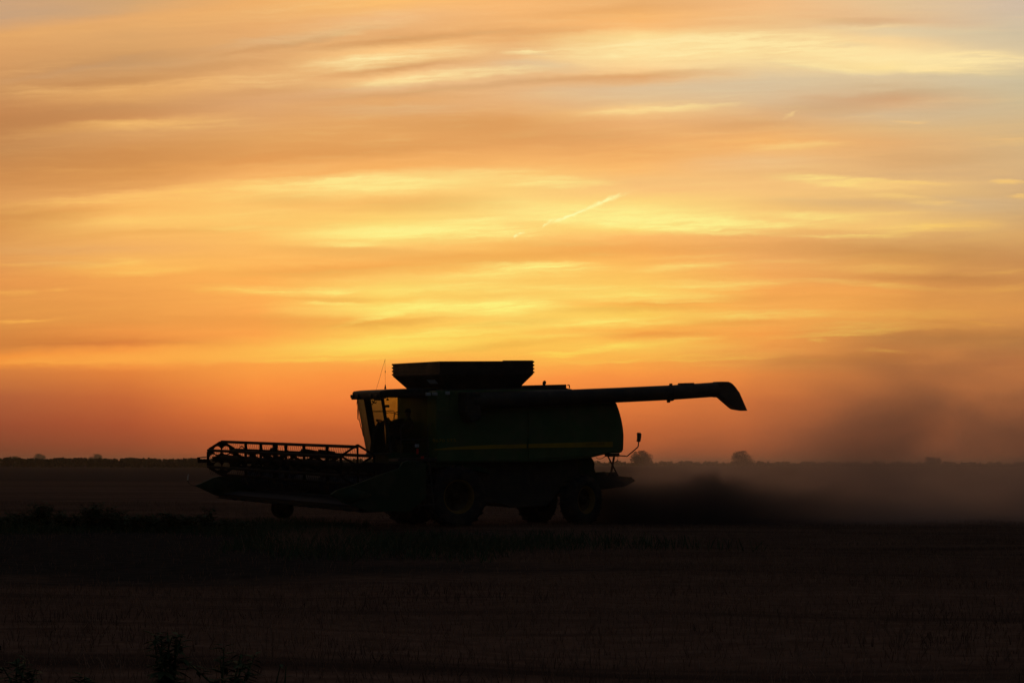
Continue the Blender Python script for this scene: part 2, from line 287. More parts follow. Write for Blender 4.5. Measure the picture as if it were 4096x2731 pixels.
M = {
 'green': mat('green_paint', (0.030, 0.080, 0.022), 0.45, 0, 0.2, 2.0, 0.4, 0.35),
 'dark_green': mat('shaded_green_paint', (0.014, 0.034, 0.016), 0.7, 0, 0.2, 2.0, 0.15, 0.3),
 'yellow': mat('yellow_paint', (0.34, 0.21, 0.012), 0.6, 0, 0.15, 4.0, 0.2, 0.3),
 'rim_yellow': mat('dusty_yellow_rim', (0.15, 0.085, 0.012), 0.7, 0, 0.25, 5.0, 0.15, 0.4),
 'dull_yellow': mat('dark_yellow_paint', (0.035, 0.020, 0.008), 0.8, 0, 0.3, 5.0, 0.1, 0.5),  # very dark yellow for hubs and wheel discs, dust mixed in
 'black': mat('black_metal', (0.018, 0.017, 0.016), 0.6, 0, 0.3, 3.0, 0.3, 0.3),
 'grey': mat('grey_metal', (0.09, 0.09, 0.09), 0.5, 0.3, 0.2, 4.0, 0.4, 0.3),
 'steel': mat('worn_steel', (0.42, 0.43, 0.46), 0.32, 0.9, 0.2, 5.0, 0.5, 0.2),
 'dull_steel': mat('dull_steel', (0.030, 0.032, 0.038), 0.75, 0.0, 0.3, 5.0, 0.12),
 'reel_black': mat('reel_black', (0.012, 0.011, 0.011), 0.9, 0, 0.3, 3.0, 0.08),
 'rubber': mat('tyre_rubber', (0.016, 0.016, 0.017), 0.85, 0, 0.2, 6.0, 0.2, 0.35),
 'red': mat('red_reflector', (0.45, 0.015, 0.01), 0.3, 0, 0.1, 8.0, 0.5),
 'white': mat('pale_lens', (0.32, 0.33, 0.36), 0.25, 0, 0.1, 8.0, 0.5),
 'seat': mat('seat_fabric', (0.03, 0.03, 0.028), 0.9, 0, 0.2, 10.0, 0.1),
 'cloth': mat('work_clothes', (0.035, 0.035, 0.045), 0.9, 0, 0.2, 8.0, 0.1),
 'skin': mat('skin', (0.32, 0.19, 0.13), 0.6, 0, 0.1, 8.0, 0.3),
 'leaf': mat('weed_leaf', (0.035, 0.058, 0.020), 0.8, 0, 0.45, 1.5, 0.2),
 'grass': mat('grass_blade', (0.034, 0.050, 0.020), 0.8, 0, 0.4, 0.4, 0.2),
 'stubble': mat('cut_straw', (0.180, 0.098, 0.066), 0.9, 0, 0.6, 0.30, 0.1),
 'bark': mat('bark', (0.06, 0.045, 0.032), 0.9, 0, 0.3, 2.0, 0.1),
 'crown': mat('tree_leaves', (0.040, 0.050, 0.022), 0.85, 0, 0.5, 0.25, 0.1),
 'rod': mat('pale_rod', (0.5, 0.46, 0.42), 0.5, 0, 0.1, 8.0, 0.3),
}
def glass_mat(name, tint, amount, film=0.0):
    mt = bpy.data.materials.new(name); mt.use_nodes = True
    t = mt.node_tree; t.nodes.clear(); n = NT(t)
    o = t.nodes.new('ShaderNodeOutputMaterial'); tr = t.nodes.new('ShaderNodeBsdfTransparent')
    gl = t.nodes.new('ShaderNodeBsdfGlossy'); gl.inputs['Roughness'].default_value = 0.08
    gl.inputs['Color'].default_value = (0.8, 0.8, 0.8, 1)
    df = t.nodes.new('ShaderNodeBsdfDiffuse'); df.inputs['Color'].default_value = (0.16, 0.12, 0.08, 1)
    tc = t.nodes.new('ShaderNodeTexCoord')
    smear = n.noise(tc.outputs['Object'], 2.2, 4.0, 0.6)
    tcol = n.ramp(smear, [(0.3, tuple(c * 0.85 for c in tint) + (1,)), (0.7, tuple(min(1, c * 1.1) for c in tint) + (1,))])
    t.links.new(tcol, tr.inputs['Color'])
    m1 = t.nodes.new('ShaderNodeMixShader'); m1.inputs[0].default_value = 0.05; t.links.new(tr.outputs[0], m1.inputs[1]); t.links.new(gl.outputs[0], m1.inputs[2])
    m2 = t.nodes.new('ShaderNodeMixShader'); lw = t.nodes.new('ShaderNodeLayerWeight'); lw.inputs['Blend'].default_value = 0.5
    # dust film on the glass: seen edge-on it is nearly opaque
    t.links.new(n.math('MULTIPLY_ADD', n.math('POWER', lw.outputs['Facing'], 3.0), film, amount), m2.inputs[0])
    t.links.new(m1.outputs[0], m2.inputs[1]); t.links.new(df.outputs[0], m2.inputs[2])
    t.links.new(m2.outputs[0], o.inputs['Surface'])
    return mt
M['glass'] = glass_mat('dusty_tinted_glass', (0.63, 0.69, 0.40), 0.09)
M['screen'] = glass_mat('dusty_windscreen', (0.27, 0.35, 0.36), 0.07, 0.8)

# ------------------------------------------------------------------ object helpers
def tag(o, label=None, cat=None, group=None, kind=None):
    if label: o['label'] = label
    if cat: o['category'] = cat
    if group: o['group'] = group
    if kind: o['kind'] = kind
    return o
def empty(name, loc=(0, 0, 0)):
    o = bpy.data.objects.new(name, None); COL.objects.link(o); o.location = loc
    o.empty_display_size = 0.3
    return o

class MB:
    def __init__(s): s.v = []; s.f = []; s.sm = []
    def add(s, v, f, smooth=False):
        b = len(s.v); s.v += [tuple(q) for q in v]
        s.f += [tuple(i + b for i in q) for q in f]; s.sm += [smooth] * len(f)
        return s
    def hexa(s, p):   # 8 corners: bottom ring then top ring
        return s.add(p, [(3, 2, 1, 0), (4, 5, 6, 7), (0, 1, 5, 4), (1, 2, 6, 5), (2, 3, 7, 6), (3, 0, 4, 7)])
    def box(s, x0, x1, y0, y1, z0, z1):
        return s.hexa([(x0, y0, z0), (x1, y0, z0), (x1, y1, z0), (x0, y1, z0), (x0, y0, z1), (x1, y0, z1), (x1, y1, z1), (x0, y1, z1)])
    def prism(s, poly, y0, y1):     # polygon in x,z swept along y
        n = len(poly)
        ar = sum(poly[i][0] * poly[(i + 1) % n][1] - poly[(i + 1) % n][0] * poly[i][1] for i in range(n))
        if ar < 0: poly = poly[::-1]
        v = [(x, y0, z) for x, z in poly] + [(x, y1, z) for x, z in poly]
        f = [tuple(range(n)), tuple(range(2 * n - 1, n - 1, -1))]
        f += [(i, i + n, (i + 1) % n + n, (i + 1) % n) for i in range(n)]
        return s.add(v, f)
    def tube(s, pts, r, n=8, cap=True, taper=None):
        pts = [Vector(p) for p in pts]
        rings = []
        for i, p in enumerate(pts):
            t = (pts[min(i + 1, len(pts) - 1)] - pts[max(i - 1, 0)]).normalized()
            a = t.cross(Vector((0, 0, 1)))
            if a.length < 1e-3: a = t.cross(Vector((0, 1, 0)))
            a.normalize(); b = t.cross(a)
            rr = r if taper is None else taper[i]
            rings.append([p + (a * math.cos(2 * math.pi * k / n) + b * math.sin(2 * math.pi * k / n)) * rr for k in range(n)])
        v = [q for g in rings for q in g]; f = []
        for i in range(len(pts) - 1):
            for k in range(n):
                f.append((i * n + k, i * n + (k + 1) % n, (i + 1) * n + (k + 1) % n, (i + 1) * n + k))
        s.add(v, f, True)
        if cap:
            s.add(rings[0], [tuple(range(n))]); s.add(rings[-1], [tuple(range(n - 1, -1, -1))])
        return s
    def lathe(s, prof, n=40, axis='y', c=(0, 0, 0), smooth=True, closed=False):   # prof: (radius, along axis)
        v = []
        for k in range(n):
            a = 2 * math.pi * k / n
            for r_, h in prof:
                v.append((c[0] + r_ * math.cos(a), c[1] + h, c[2] + r_ * math.sin(a)) if axis == 'y' else (c[0] + r_ * math.cos(a), c[1] + r_ * math.sin(a), c[2] + h))
        m_ = len(prof); f = []
        for k in range(n):
            for j in range(m_ if closed else m_ - 1):
                j2 = (j + 1) % m_
                f.append((k * m_ + j, k * m_ + j2, ((k + 1) % n) * m_ + j2, ((k + 1) % n) * m_ + j))
        return s.add(v, f, smooth)
    def build(s, name, mt, parent=None, bevel=0.0):
        me = bpy.data.meshes.new(name); me.from_pydata(s.v, [], s.f)
        me.polygons.foreach_set('use_smooth', s.sm); me.update()
        bm = bmesh.new(); bm.from_mesh(me); bmesh.ops.recalc_face_normals(bm, faces=bm.faces); bm.to_mesh(me); bm.free()
        me.materials.append(mt)
        o = bpy.data.objects.new(name, me); COL.objects.link(o)
        if parent is not None: o.parent = parent
        if bevel:
            b = o.modifiers.new('bevel', 'BEVEL'); b.width = bevel; b.segments = 2; b.limit_method = 'ANGLE'; b.angle_limit = R(35)
        return o

def np_mesh(name, verts, faces, mt, k=4):
    me = bpy.data.meshes.new(name)
    nv, nf = len(verts), len(faces)
    me.vertices.add(nv); me.vertices.foreach_set('co', np.asarray(verts, dtype=np.float32).ravel())
    me.loops.add(nf * k); me.loops.foreach_set('vertex_index', np.asarray(faces, dtype=np.int32).ravel())
    me.polygons.add(nf); me.polygons.foreach_set('loop_start', np.arange(0, nf * k, k, dtype=np.int32))
    me.update(calc_edges=True); me.validate()
    me.materials.append(mt)
    o = bpy.data.objects.new(name, me); COL.objects.link(o)
    return o

# ------------------------------------------------------------------ ground
def gz(x, y):
    """height of the field"""
    near = np.exp(-((x + 1.0) ** 2 + (y - 62.0) ** 2) / 400.0)
    rough = 0.05 * np.sin(x * 0.31 + 1.0) * np.sin(y * 0.23) + 0.03 * np.sin(x * 0.9 + y * 0.5)
    fade = np.clip(1.0 - np.hypot(x, y) / 260.0, 0, 1)
    return rough * fade * (1 - 0.8 * near)
xs = np.concatenate([-np.geomspace(6000, 60, 24), np.linspace(-56, 56, 113), np.geomspace(60, 6000, 24)])
ys = np.concatenate([[-400, -150, -60, -20], np.linspace(-5, 130, 136), np.geomspace(136, 9000, 36)])
XX, YY = np.meshgrid(xs, ys)
ZZ = gz(XX, YY)
gv = np.stack([XX, YY, ZZ], -1).reshape(-1, 3)
nx_, ny_ = len(xs), len(ys)
ii = np.arange(nx_ * ny_).reshape(ny_, nx_)
gf = np.stack([ii[:-1, :-1], ii[:-1, 1:], ii[1:, 1:], ii[1:, :-1]], -1).reshape(-1, 4)
gm_ = bpy.data.materials.new('field_soil'); gm_.use_nodes = True
n = NT(gm_.node_tree); b = gm_.node_tree.nodes['Principled BSDF']
ge = gm_.node_tree.nodes.new('ShaderNodeNewGeometry'); pos = ge.outputs['Position']
px_, py_, pz_ = n.sep(pos)
n1 = n.noise(pos, 0.12, 5.0, 0.6); n2 = n.noise(pos, 2.5, 5.0, 0.65); n3 = n.noise(n.comb(n.math('MULTIPLY', px_, 0.03), n.math('MULTIPLY', py_, 0.25), 0.0), 1.0, 4.0, 0.6)
straw = n.ramp(n2, [(0.25, (0.085, 0.045, 0.030, 1)), (0.55, (0.150, 0.084, 0.058, 1)), (0.8, (0.210, 0.125, 0.088, 1))])
straw = n.mix(n.mapr(n3, 0.35, 0.7, 0.0, 0.6), straw, (0.075, 0.043, 0.032, 1))
soil = n.ramp(n2, [(0.3, (0.018, 0.015, 0.013, 1)), (0.75, (0.055, 0.043, 0.036, 1))])
wob = n.math('MULTIPLY', n.math('SUBTRACT', n1, 0.5), 16.0)
yw = n.math('ADD', py_, wob)
# a strip of bare, tilled soil and weeds crosses in front on the left
ms = n.math('MULTIPLY', n.mapr(yw, 30.0, 35.0, 0.0, 1.0, True), n.mapr(yw, 54.0, 60.0, 1.0, 0.0, True))
ms = n.math('MULTIPLY', ms, n.mapr(n.math('ADD', px_, wob), -4.0, 3.0, 1.0, 0.25, True))
sw = n.noise(n.comb(n.math('MULTIPLY', px_, 0.02), n.math('MULTIPLY_ADD', px_, .06, n.math('MULTIPLY', py_, 0.55)), 5.0), 1.0, 3.0, 0.6)
straw = n.mix(n.mapr(sw, 0.5, 0.68, 0.0, 0.75, True), straw, (0.035, 0.022, 0.017, 1))
straw = n.mix(n.mapr(sw, 0.42, 0.30, 0.0, 0.6, True), straw, (0.26, 0.15, 0.105, 1))
gcol = n.mix(ms, straw, soil)
# another crop beyond two hundred metres
far = n.mapr(yw, 196.0, 206.0, 0.0, 1.0)
gcol = n.mix(far, gcol, n.ramp(n3, [(0.3, (0.070, 0.044, 0.034, 1)), (0.7, (0.10, 0.060, 0.046, 1))]))
gm_.node_tree.links.new(gcol, b.inputs['Base Color'])
b.inputs['Roughness'].default_value = 1.0; b.inputs['Specular IOR Level'].default_value = 0.0
bump = gm_.node_tree.nodes.new('ShaderNodeBump'); bump.inputs['Strength'].default_value = 0.7; bump.inputs['Distance'].default_value = 0.1
gm_.node_tree.links.new(n2, bump.inputs['Height']); gm_.node_tree.links.new(bump.outputs[0], b.inputs['Normal'])
ground = np_mesh('field_ground', gv, gf, gm_); tag(ground, kind='structure')

# ------------------------------------------------------------------ placing from the photo: a pixel and a plane give a point
def ray(px, py):
    return (fwd * F + right * (px - CX) - up * (py - CY)).normalized()
def at_ground(px, py, z=0.0):
    d = ray(px, py); t = (z - CAM_H) / d.z
    return CAMP + d * t
def at_depth(px, py, depth):
    d = ray(px, py); return CAMP + d * (depth / d.y)

YAW = R(28.0); PIT = R(1.6); ROL = R(-1.0)
c0 = at_ground(1839, 2107, 0.0)
RM = Matrix.Rotation(math.pi + YAW, 4, 'Z') @ Matrix.Rotation(PIT, 4, 'Y') @ Matrix.Rotation(ROL, 4, 'X')
off = RM.to_3x3() @ Vector((0, 1.75, 0.0))
RM.translation = c0 - Vector((off.x, off.y, off.z))
comb = empty('combine_harvester'); comb.matrix_world = RM
tag(comb, 'dark green combine harvester crossing the field with its wide header raised', 'combine harvester')
RI = RM.inverted(); RI3 = RI.to_3x3(); CL = RI @ CAMP
def A(px, py, Y):                   # point of the machine's side plane y = Y
    d = RI3 @ ray(px, py); t = (Y - CL.y) / d.y
    p = CL + d * t; return (p.x, p.z)
def AX(px, py, X):                  # point of the machine's cross plane x = X
    d = RI3 @ ray(px, py); t = (X - CL.x) / d.x
    p = CL + d * t; return (p.y, p.z)
def A3(px, py, Y):
    x, z = A(px, py, Y); return Vector((x, Y, z))

def local_ground(x, y):             # height of the field in machine coordinates
    w = RM @ Vector((x, y, 0)); h = float(gz(np.array(w.x), np.array(w.y)))
    return (RI @ Vector((w.x, w.y, h))).z

# ---- hull
HW = 1.55
hull = [A(*q, HW) for q in [(1746,1562),(2090,1556),(2290,1560),(2400,1575),(2467,1612),(2478,1643),(2487,1676),(2493,1709),(2496,1737),(2495.5,1770),(2494,1798),(2488,1808),(2478,1811.7),(2447,1812),(2415,1818),(2368,1829.5),(2200,1846),(1800,1851)]]
hull[0] = A(1800, 1561, HW)
fr_ = [A(*q, HW) for q in [(1746,1562),(1800,1561),(1800,1851),(1746,1852)]]
MB().prism(hull, -HW, HW).prism(fr_, -1.12, HW - .002).build('body', M['green'], comb, 0.03)
pn = [A(*q, HW + .03) for q in [(1752,1640),(2106,1634),(2106,1838),(2000,1842),(1752,1845)]]
MB().prism(pn, HW, HW + .03).build('side_panel', M['green'], comb, 0.012)
pn2 = [A(*q, HW + .03) for q in [(2114,1634),(2470,1626),(2480,1665),(2488,1720),(2489,1770),(2484,1800),(2470,1806),(2415,1812),(2360,1822),(2114,1838)]]
MB().prism(pn2, HW, HW + .03).build('side_panel', M['green'], comb, 0.012)
YS = HW + .045
st = [A(*q, YS) for q in [(1732,1798),(1795,1789),(1874,1783),(1959,1779),(2106,1775.5),(2106,1791),(1959,1794),(1850,1797),(1767,1799)]]
MB().prism(st, HW + .02, YS).build('side_stripe', M['yellow'], comb)
st = [A(*q, YS) for q in [(2114,1775),(2340,1768),(2451,1766),(2451,1787),(2340,1788),(2114,1791)]]
MB().prism(st, HW + .02, YS).build('side_stripe', M['yellow'], comb)
# upper rail of the body behind the unloading auger
rl = [A(*q, 1.45) for q in [(1770,1556),(2092,1551),(2096,1541),(2267,1537),(2266,1552),(2290,1556),(2290,1580),(1770,1580)]]
MB().prism(rl, -1.3, 1.45).build('engine_cover', M['black'], comb, 0.02)
p = A3(2270, 1540, 1.4)
MB().tube([p, p + Vector((-.06, 0, .0)), p + Vector((-.07, 0, -.09))], 0.018).build('cover_latch', M['black'], comb)
e0, e1 = A3(2174, 1541, .9), A3(2180, 1523, .9)
MB().tube([e0, e0 + (e1 - e0) * .3, e0 + (e1 - e0) * .7, e1], .03, 10, True, [.028, .05, .055, .03]).build('exhaust_cap', M['black'], comb)
# lower chassis, engine side and straw hood
MB().prism([(1.05, 1.85), (-4.2, 1.85), (-4.35, 1.35), (-3.5, .75), (-3.2, .46), (-2.0, .46), (-1.6, .6), (-.8, .62), (.6, .7), (1.0, 1.1)], -1.12, 1.12).build('chassis', M['black'], comb, 0.02)
hood = [A(*q, .8) for q in [(2230,1828),(2368,1829.5),(2375,1842),(2379.5,1856),(2378,1872),(2383,1888),(2388,1905),(2384,1965),(2230,1965)]]
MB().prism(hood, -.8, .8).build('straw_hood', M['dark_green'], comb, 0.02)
tail = [A(*q, .75) for q in [(2386,1904),(2474,1903),(2527,1907.5),(2531,1914),(2538.5,1917),(2538.5,1925),(2500,1945),(2386,1960)]]
tb = MB().prism(tail, -.75, .75).build('tailboard', M['black'], comb, 0.01)
for a_, b_, y0, y1 in [((2389,1886.5), (2422,1904), .35, .75), ((2438,1887), (2464,1906), .35, .75)]:
    x0, z1 = A(*a_, .75); x1, z0 = A(*b_, .75)
    MB().hexa([(x0 + .06, y0, z0), (x1 - .06, y0, z0), (x1 - .06, y1, z0), (x0 + .06, y1, z0), (x0, y0, z1), (x1, y0, z1), (x1, y1, z1), (x0, y1, z1)]).build('spreader_motor', M['black'], comb, 0.02)
for pa, pb in [((2431,1823), (2472,1902)), ((2456,1816), (2443,1888)), ((2460,1816), (2447,1888))]:
    MB().tube([A3(*pa, .7), A3(*pb, .7)], .018 if pa[0] > 2440 else .024).build('strut', M['black'], comb)
x0, z1 = A(2432, 1813, .75); x1, z0 = A(2471, 1825, .75)
MB().box(min(x0, x1), max(x0, x1), .55, .85, z0, z1).build('bracket', M['black'], comb)
arm = MB().tube([A3(2466, 1821, .8), A3(2500, 1823, .85), A3(2508, 1824.5, .87), A3(2551, 1788, .98), A3(2553, 1783, 1.0), A3(2554.5, 1766, 1.0)], .019).build('lamp_arm', M['black'], comb)
pd_ = [A(*q, 1.0) for q in [(2549,1731),(2552,1729.5),(2560,1731),(2562.5,1736),(2561,1752),(2558,1767),(2548,1766),(2550,1750)]]
MB().prism(pd_, .96, 1.06).build('marker_lamp', M['black'], arm, 0.012)
MB().tube([A3(2384,1828,.8), A3(2390,1833,.8), A3(2400,1835,.8), A3(2410,1832,.8), A3(2420,1825,.8), A3(2432,1822,.8)], .009, 6).build('hose', M['black'], comb)
MB().tube([A3(2468,1820,.8), A3(2472,1828,.8), A3(2471,1838,.8), A3(2464,1848,.8), A3(2459,1845,.8)], .009, 6).build('hose', M['black'], comb)

# ---- grain tank
xr, zt = A(2134, 1443.6, 1.62); _, zb = A(2135, 1495.5, 1.62)
xf, _ = A(1570.5, 1480, -1.62)
xr2, z2 = A(2068, 1546, 1.3); xf2, _ = A(1641, 1551, -1.3)
zt1 = zt
MB().hexa([(xr2, -1.3, z2 - .1), (xf2, -1.3, z2 - .1), (xf2, 1.3, z2 - .1), (xr2, 1.3, z2 - .1), (xr, -1.6, zb), (xf, -1.6, zb), (xf, 1.6, zb), (xr, 1.6, zb)]).build('grain_tank', M['black'], comb)
ext = MB()
t_ = .03
for (xa, xb, ya, yb) in [(xr, xf, 1.6 - t_, 1.6), (xr, xf, -1.6, -1.6 + t_), (xr, xr + t_, -1.6 + t_, 1.6 - t_), (xf - t_, xf, -1.6 + t_, 1.6 - t_)]:
    ext.box(xa, xb, ya, yb, zb - .004, zt)
te = ext.build('tank_extension', M['black'], comb)
rib = MB()
for k in range(4):
    z = zb + .03 + (zt - zb - .08) * k / 3.0
    for (xa, xb, ya, yb) in [(xr - .025, xf + .025, 1.6, 1.625), (xr - .025, xf + .025, -1.625, -1.6), (xr - .025, xr, -1.6, 1.6), (xf, xf + .025, -1.6, 1.6)]:
        rib.box(xa, xb, ya, yb, z, z + .05)
rib.build('rim_rib', M['black'], te)
MB().box(xr + .02, xr + 1.0, 1.58, 1.61, zt - .01, zt + .02).build('top_rail', M['black'], te)
# pale patch on the sloping side and three work lamps below it
def slope_pt(px, py):
    d = RI3 @ ray(px, py)
    p0 = Vector((xr2, 1.3, z2 - .1)); nrm = (Vector((xf2, 1.3, z2 - .1)) - p0).cross(Vector((xr, 1.6, zb)) - p0).normalized()
    t = (p0 - CL).dot(nrm) / d.dot(nrm); return CL + d * (t * .9997)
MB().add([slope_pt(*q) for q in [(1705,1518.5), (1739.5,1518.5), (1753,1534.5), (1719,1534.5)]], [(0, 1, 2, 3)]).build('tank_patch', M['white'], comb)
for q in [(1716, 1576), (1742, 1575), (1792, 1572)]:
    p = A3(*q, 1.6)
    MB().box(p.x - .07, p.x + .07, 1.5, 1.6, p.z - .045, p.z + .045).build('work_lamp', M['white'], comb, .015)

# ---- unloading auger folded back along the left side
YA = 1.86
au = [(1885,1604), (2288,1588), (2467,1580), (2679,1570), (2870,1557)]
pts = [A3(*q, YA) for q in au]
tube_ = MB().tube(pts, .222, 24, True, [.25, .226, .222, .222, .222])
aug = tube_.build('unloading_auger', M['black'], comb)
sp = [A(*q, YA) for q in [(2862,1527),(2875,1526),(2901,1526.5),(2912,1531),(2920,1537.5),(2931,1550),(2941,1565),(2944,1567),(2977,1643),(2955,1640),(2936,1636.5),(2927,1631),(2878,1588.5),(2862,1589)]]
MB().prism(sp, YA - .2, YA + .2).build('spout', M['black'], aug, .03)
for px, pt, pb_ in [(2684, 1532, 1608)]:
    c = A3(px, 1571, YA); dx_ = (pts[-1] - pts[0]).normalized()
    MB().tube([c - dx_ * .03, c + dx_ * .03], .245, 24).build('clamp_ring', M['black'], aug)
    MB().box(c.x - .03, c.x + .03, YA - .04, YA + .04, c.z + .2, c.z + .285).build('clamp_lug', M['black'], aug)
    q = A3(2674, 1600, YA)
    MB().box(q.x - .05, q.x + .05, YA - .04, YA + .04, q.z - .075, q.z + .05).build('clamp_lug', M['black'], aug, .02)
q0, q1 = A3(2716, 1532, YA), A3(2772, 1530.5, YA)
MB().hexa([(q0.x, YA - .08, q0.z - .05), (q1.x, YA - .08, q1.z - .05), (q1.x, YA + .08, q1.z - .05), (q0.x, YA + .08, q0.z - .05), (q0.x, YA - .06, q0.z), (q1.x, YA - .06, q1.z), (q1.x, YA + .06, q1.z), (q0.x, YA + .06, q0.z)]).build('spout_lamp', M['black'], aug)
q = pts[0]
MB().prism([(q.x + .25, q.z + .26), (q.x - .2, q.z + .26), (q.x - .22, q.z - .5), (q.x + .1, q.z - .62), (q.x + .27, q.z - .3)], HW - .05, YA + .22).build('auger_elbow', M['black'], comb, .05)

# ---- cab
xN, _ = A(1533, 1640, .55); xFp, _ = A(1472, 1640, -.55)
xa = .5 * (xN + xFp)
xB, _ = A(1612, 1620, -.92)              # rear edge of the far window
zr0 = A(1533, 1588, .55)[1]              # underside of the roof
zf = A(1540, 1812, .55)[1]               # cab floor line
slant = A(1528, 1591, .55)[0] - A(1546, 1700, .55)[0]
slant *= (zr0 - zf) / (A(1528, 1591, .55)[1] - A(1546, 1700, .55)[1])
xt, xb_ = xN + .02 + slant * .4, xN + .02 - slant * .6
def frame_bar(mb, p, q, r_): mb.tube([p, q], r_, 6)
def plan(top):           # cab outline at roof or floor, near side first
    x_ = xt if top else xb_
    return [Vector((x_, .55)), Vector((xB + .25, .93)), Vector((xB - .12, .93)), Vector((xB - .12, -.93)), Vector((xB, -.93)), Vector((x_ - (xN - xFp) * .0, -.55))]
T = [Vector((v.x, v.y, zr0)) for v in plan(True)]; B_ = [Vector((v.x, v.y, zf)) for v in plan(False)]
fl = MB(); ring = [B_[0], B_[1], B_[2], B_[3], B_[4], B_[5]]
fl.add([Vector((v.x, v.y, zf - .35)) for v in ring] + ring, [(0, 1, 2, 3, 4, 5), (11, 10, 9, 8, 7, 6)] + [(i, i + 6, (i + 1) % 6 + 6, (i + 1) % 6) for i in range(6)])
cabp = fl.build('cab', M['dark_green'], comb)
MB().box(xB - .16, xB - .10, -.95, .95, zf, zr0).build('rear_wall', M['black'], cabp)
MB().hexa([(xB - .1, -.95, zf), (xB + .02, -.95, zf), (xB + .02, -.9, zf), (xB - .1, -.9, zf), (xB - .1, -.95, zr0), (xB + .02, -.95, zr0), (xB + .02, -.9, zr0), (xB - .1, -.9, zr0)]).build('rear_pillar', M['black'], cabp)
def pillar(px_top, px_bot, Y, w, wy):
    pt = A3(*px_top, Y); pb = A3(*px_bot, Y); d = w / 2
    MB().hexa([(pb.x - d, Y - wy, zf), (pb.x + d, Y - wy, zf), (pb.x + d, Y + wy, zf), (pb.x - d, Y + wy, zf), (pt.x - d, Y - wy, zr0 + .02), (pt.x + d, Y - wy, zr0 + .02), (pt.x + d, Y + wy, zr0 + .02), (pt.x - d, Y + wy, zr0 + .02)]).build('front_pillar', M['black'], cabp)
    return pt.x, pb.x
nt_, nb_ = pillar((1528, 1589), (1564, 1812), .55, .07, .04)
ft_, fb_ = pillar((1467, 1589), (1505, 1812), -.55, .19, .04)
# curved windscreen between the two front pillars
g = MB(); nseg = 12; gt, gb = [], []
for k in range(nseg + 1):
    s_ = k / nseg; y = .55 - 1.1 * s_; bow = .50 * (1 - (2 * s_ - 1) ** 2)
    gt.append((nt_ + (ft_ - nt_) * s_ + .04 + bow, y, zr0 + .01)); gb.append((nb_ + (fb_ - nb_) * s_ + .04 + bow * .95, y, zf))
g.add(gt + gb, [(i, i + 1, i + nseg + 2, i + nseg + 1) for i in range(nseg)], True)
g.build('windscreen', M['screen'], cabp)
sill = MB(); sill.tube([Vector(q) + Vector((0, 0, -.02)) for q in gb], .03, 6); sill.build('screen_sill', M['black'], cabp)
# door glass on the near side and the window on the far side
MB().add([(nt_ - .03, .57, zr0), (xB + .1, .94, zr0), (xB + .1, .94, zf), (nb_ - .03, .57, zf)], [(0, 1, 2, 3)]).build('door_glass', M['glass'], cabp)
MB().add([(ft_ - .09, -.57, zr0), (xB + .02, -.93, zr0), (xB + .02, -.93, zf), (fb_ - .09, -.57, zf)], [(0, 1, 2, 3)]).build('window_glass', M['glass'], cabp)
lo = A(1505, 1716, -.7)[1]
q0, q1 = A3(1490, 1645.5, -.6), A3(1530, 1645, -.68)
MB().tube([q0, q1], .016, 6).build('window_bar', M['black'], cabp)
# roof with its overhanging front and lamps
rf = [A(*q, .75) for q in [(1504,1568),(1512,1562),(1540,1558.5),(1610,1555),(1660,1553),(1740,1552),(1760,1552),(1760,1588),(1560,1588),(1510,1588)]]
rfm = MB(); poly = rf; n_ = len(poly)
roof_y = [(-1.0, .06), (-.9, 0), (.9, 0), (1.0, .06)]
rfm.prism([(x, z) for x, z in poly], -1.0, 1.0)
roof = rfm.build('cab_roof', M['black'], comb, .05)
fx = max(p_[0] for p_ in rf)
for yy in (-.98, -.62, .3, .7):
    z_ = A(1415, 1585, -1.0)[1]
    MB().box(fx - .03, fx + .05, yy, yy + .2, z_ - .05, z_ + .05).build('roof_lamp', M['black'], roof, .02)
MB().prism([(fx - .35, zr0 + .02), (fx + .02, zr0 + .08), (fx + .0, zr0 - .06), (fx - .2, zr0 - .04)], -1.0, .95).build('roof_lip', M['black'], roof, .01)
# aerials
b0 = A3(1541, 1556, .3)
MB().tube([b0, A3(1541, 1546, .3), A3(1541.3, 1537, .3)], .02, 8, True, [.034, .022, .008]).build('aerial_base', M['black'], roof)
MB().tube([A3(1541.2, 1538, .3), A3(1540.6, 1500, .3), A3(1540, 1436, .3)], .0035, 5).build('aerial', M['black'], roof)
MB().tube([A3(1541, 1491, .3), A3(1540.8, 1482, .3)], .009, 6).build('aerial_coil', M['black'], roof)
MB().tube([A3(1505, 1557, -.2), A3(1518, 1515, -.2), A3(1529, 1475, -.2), A3(1541, 1436, -.2)], .004, 5).build('aerial', M['black'], roof)
# wiper and mirror cords in front of the screen
yF = -.35
MB().tube([A3(1430,1589,yF), A3(1428,1612,yF), A3(1430.5,1645,yF), A3(1431,1674,yF), A3(1434,1679,yF), A3(1437,1676,yF), A3(1433,1640,yF), A3(1431,1600,yF)], .011, 6).build('wiper', M['black'], cabp)
MB().tube([A3(1436,1672,yF), A3(1444,1708,yF), A3(1448,1716,yF), A3(1452,1738,yF), A3(1456,1748,yF)], .012, 6).build('wiper', M['black'], cabp)
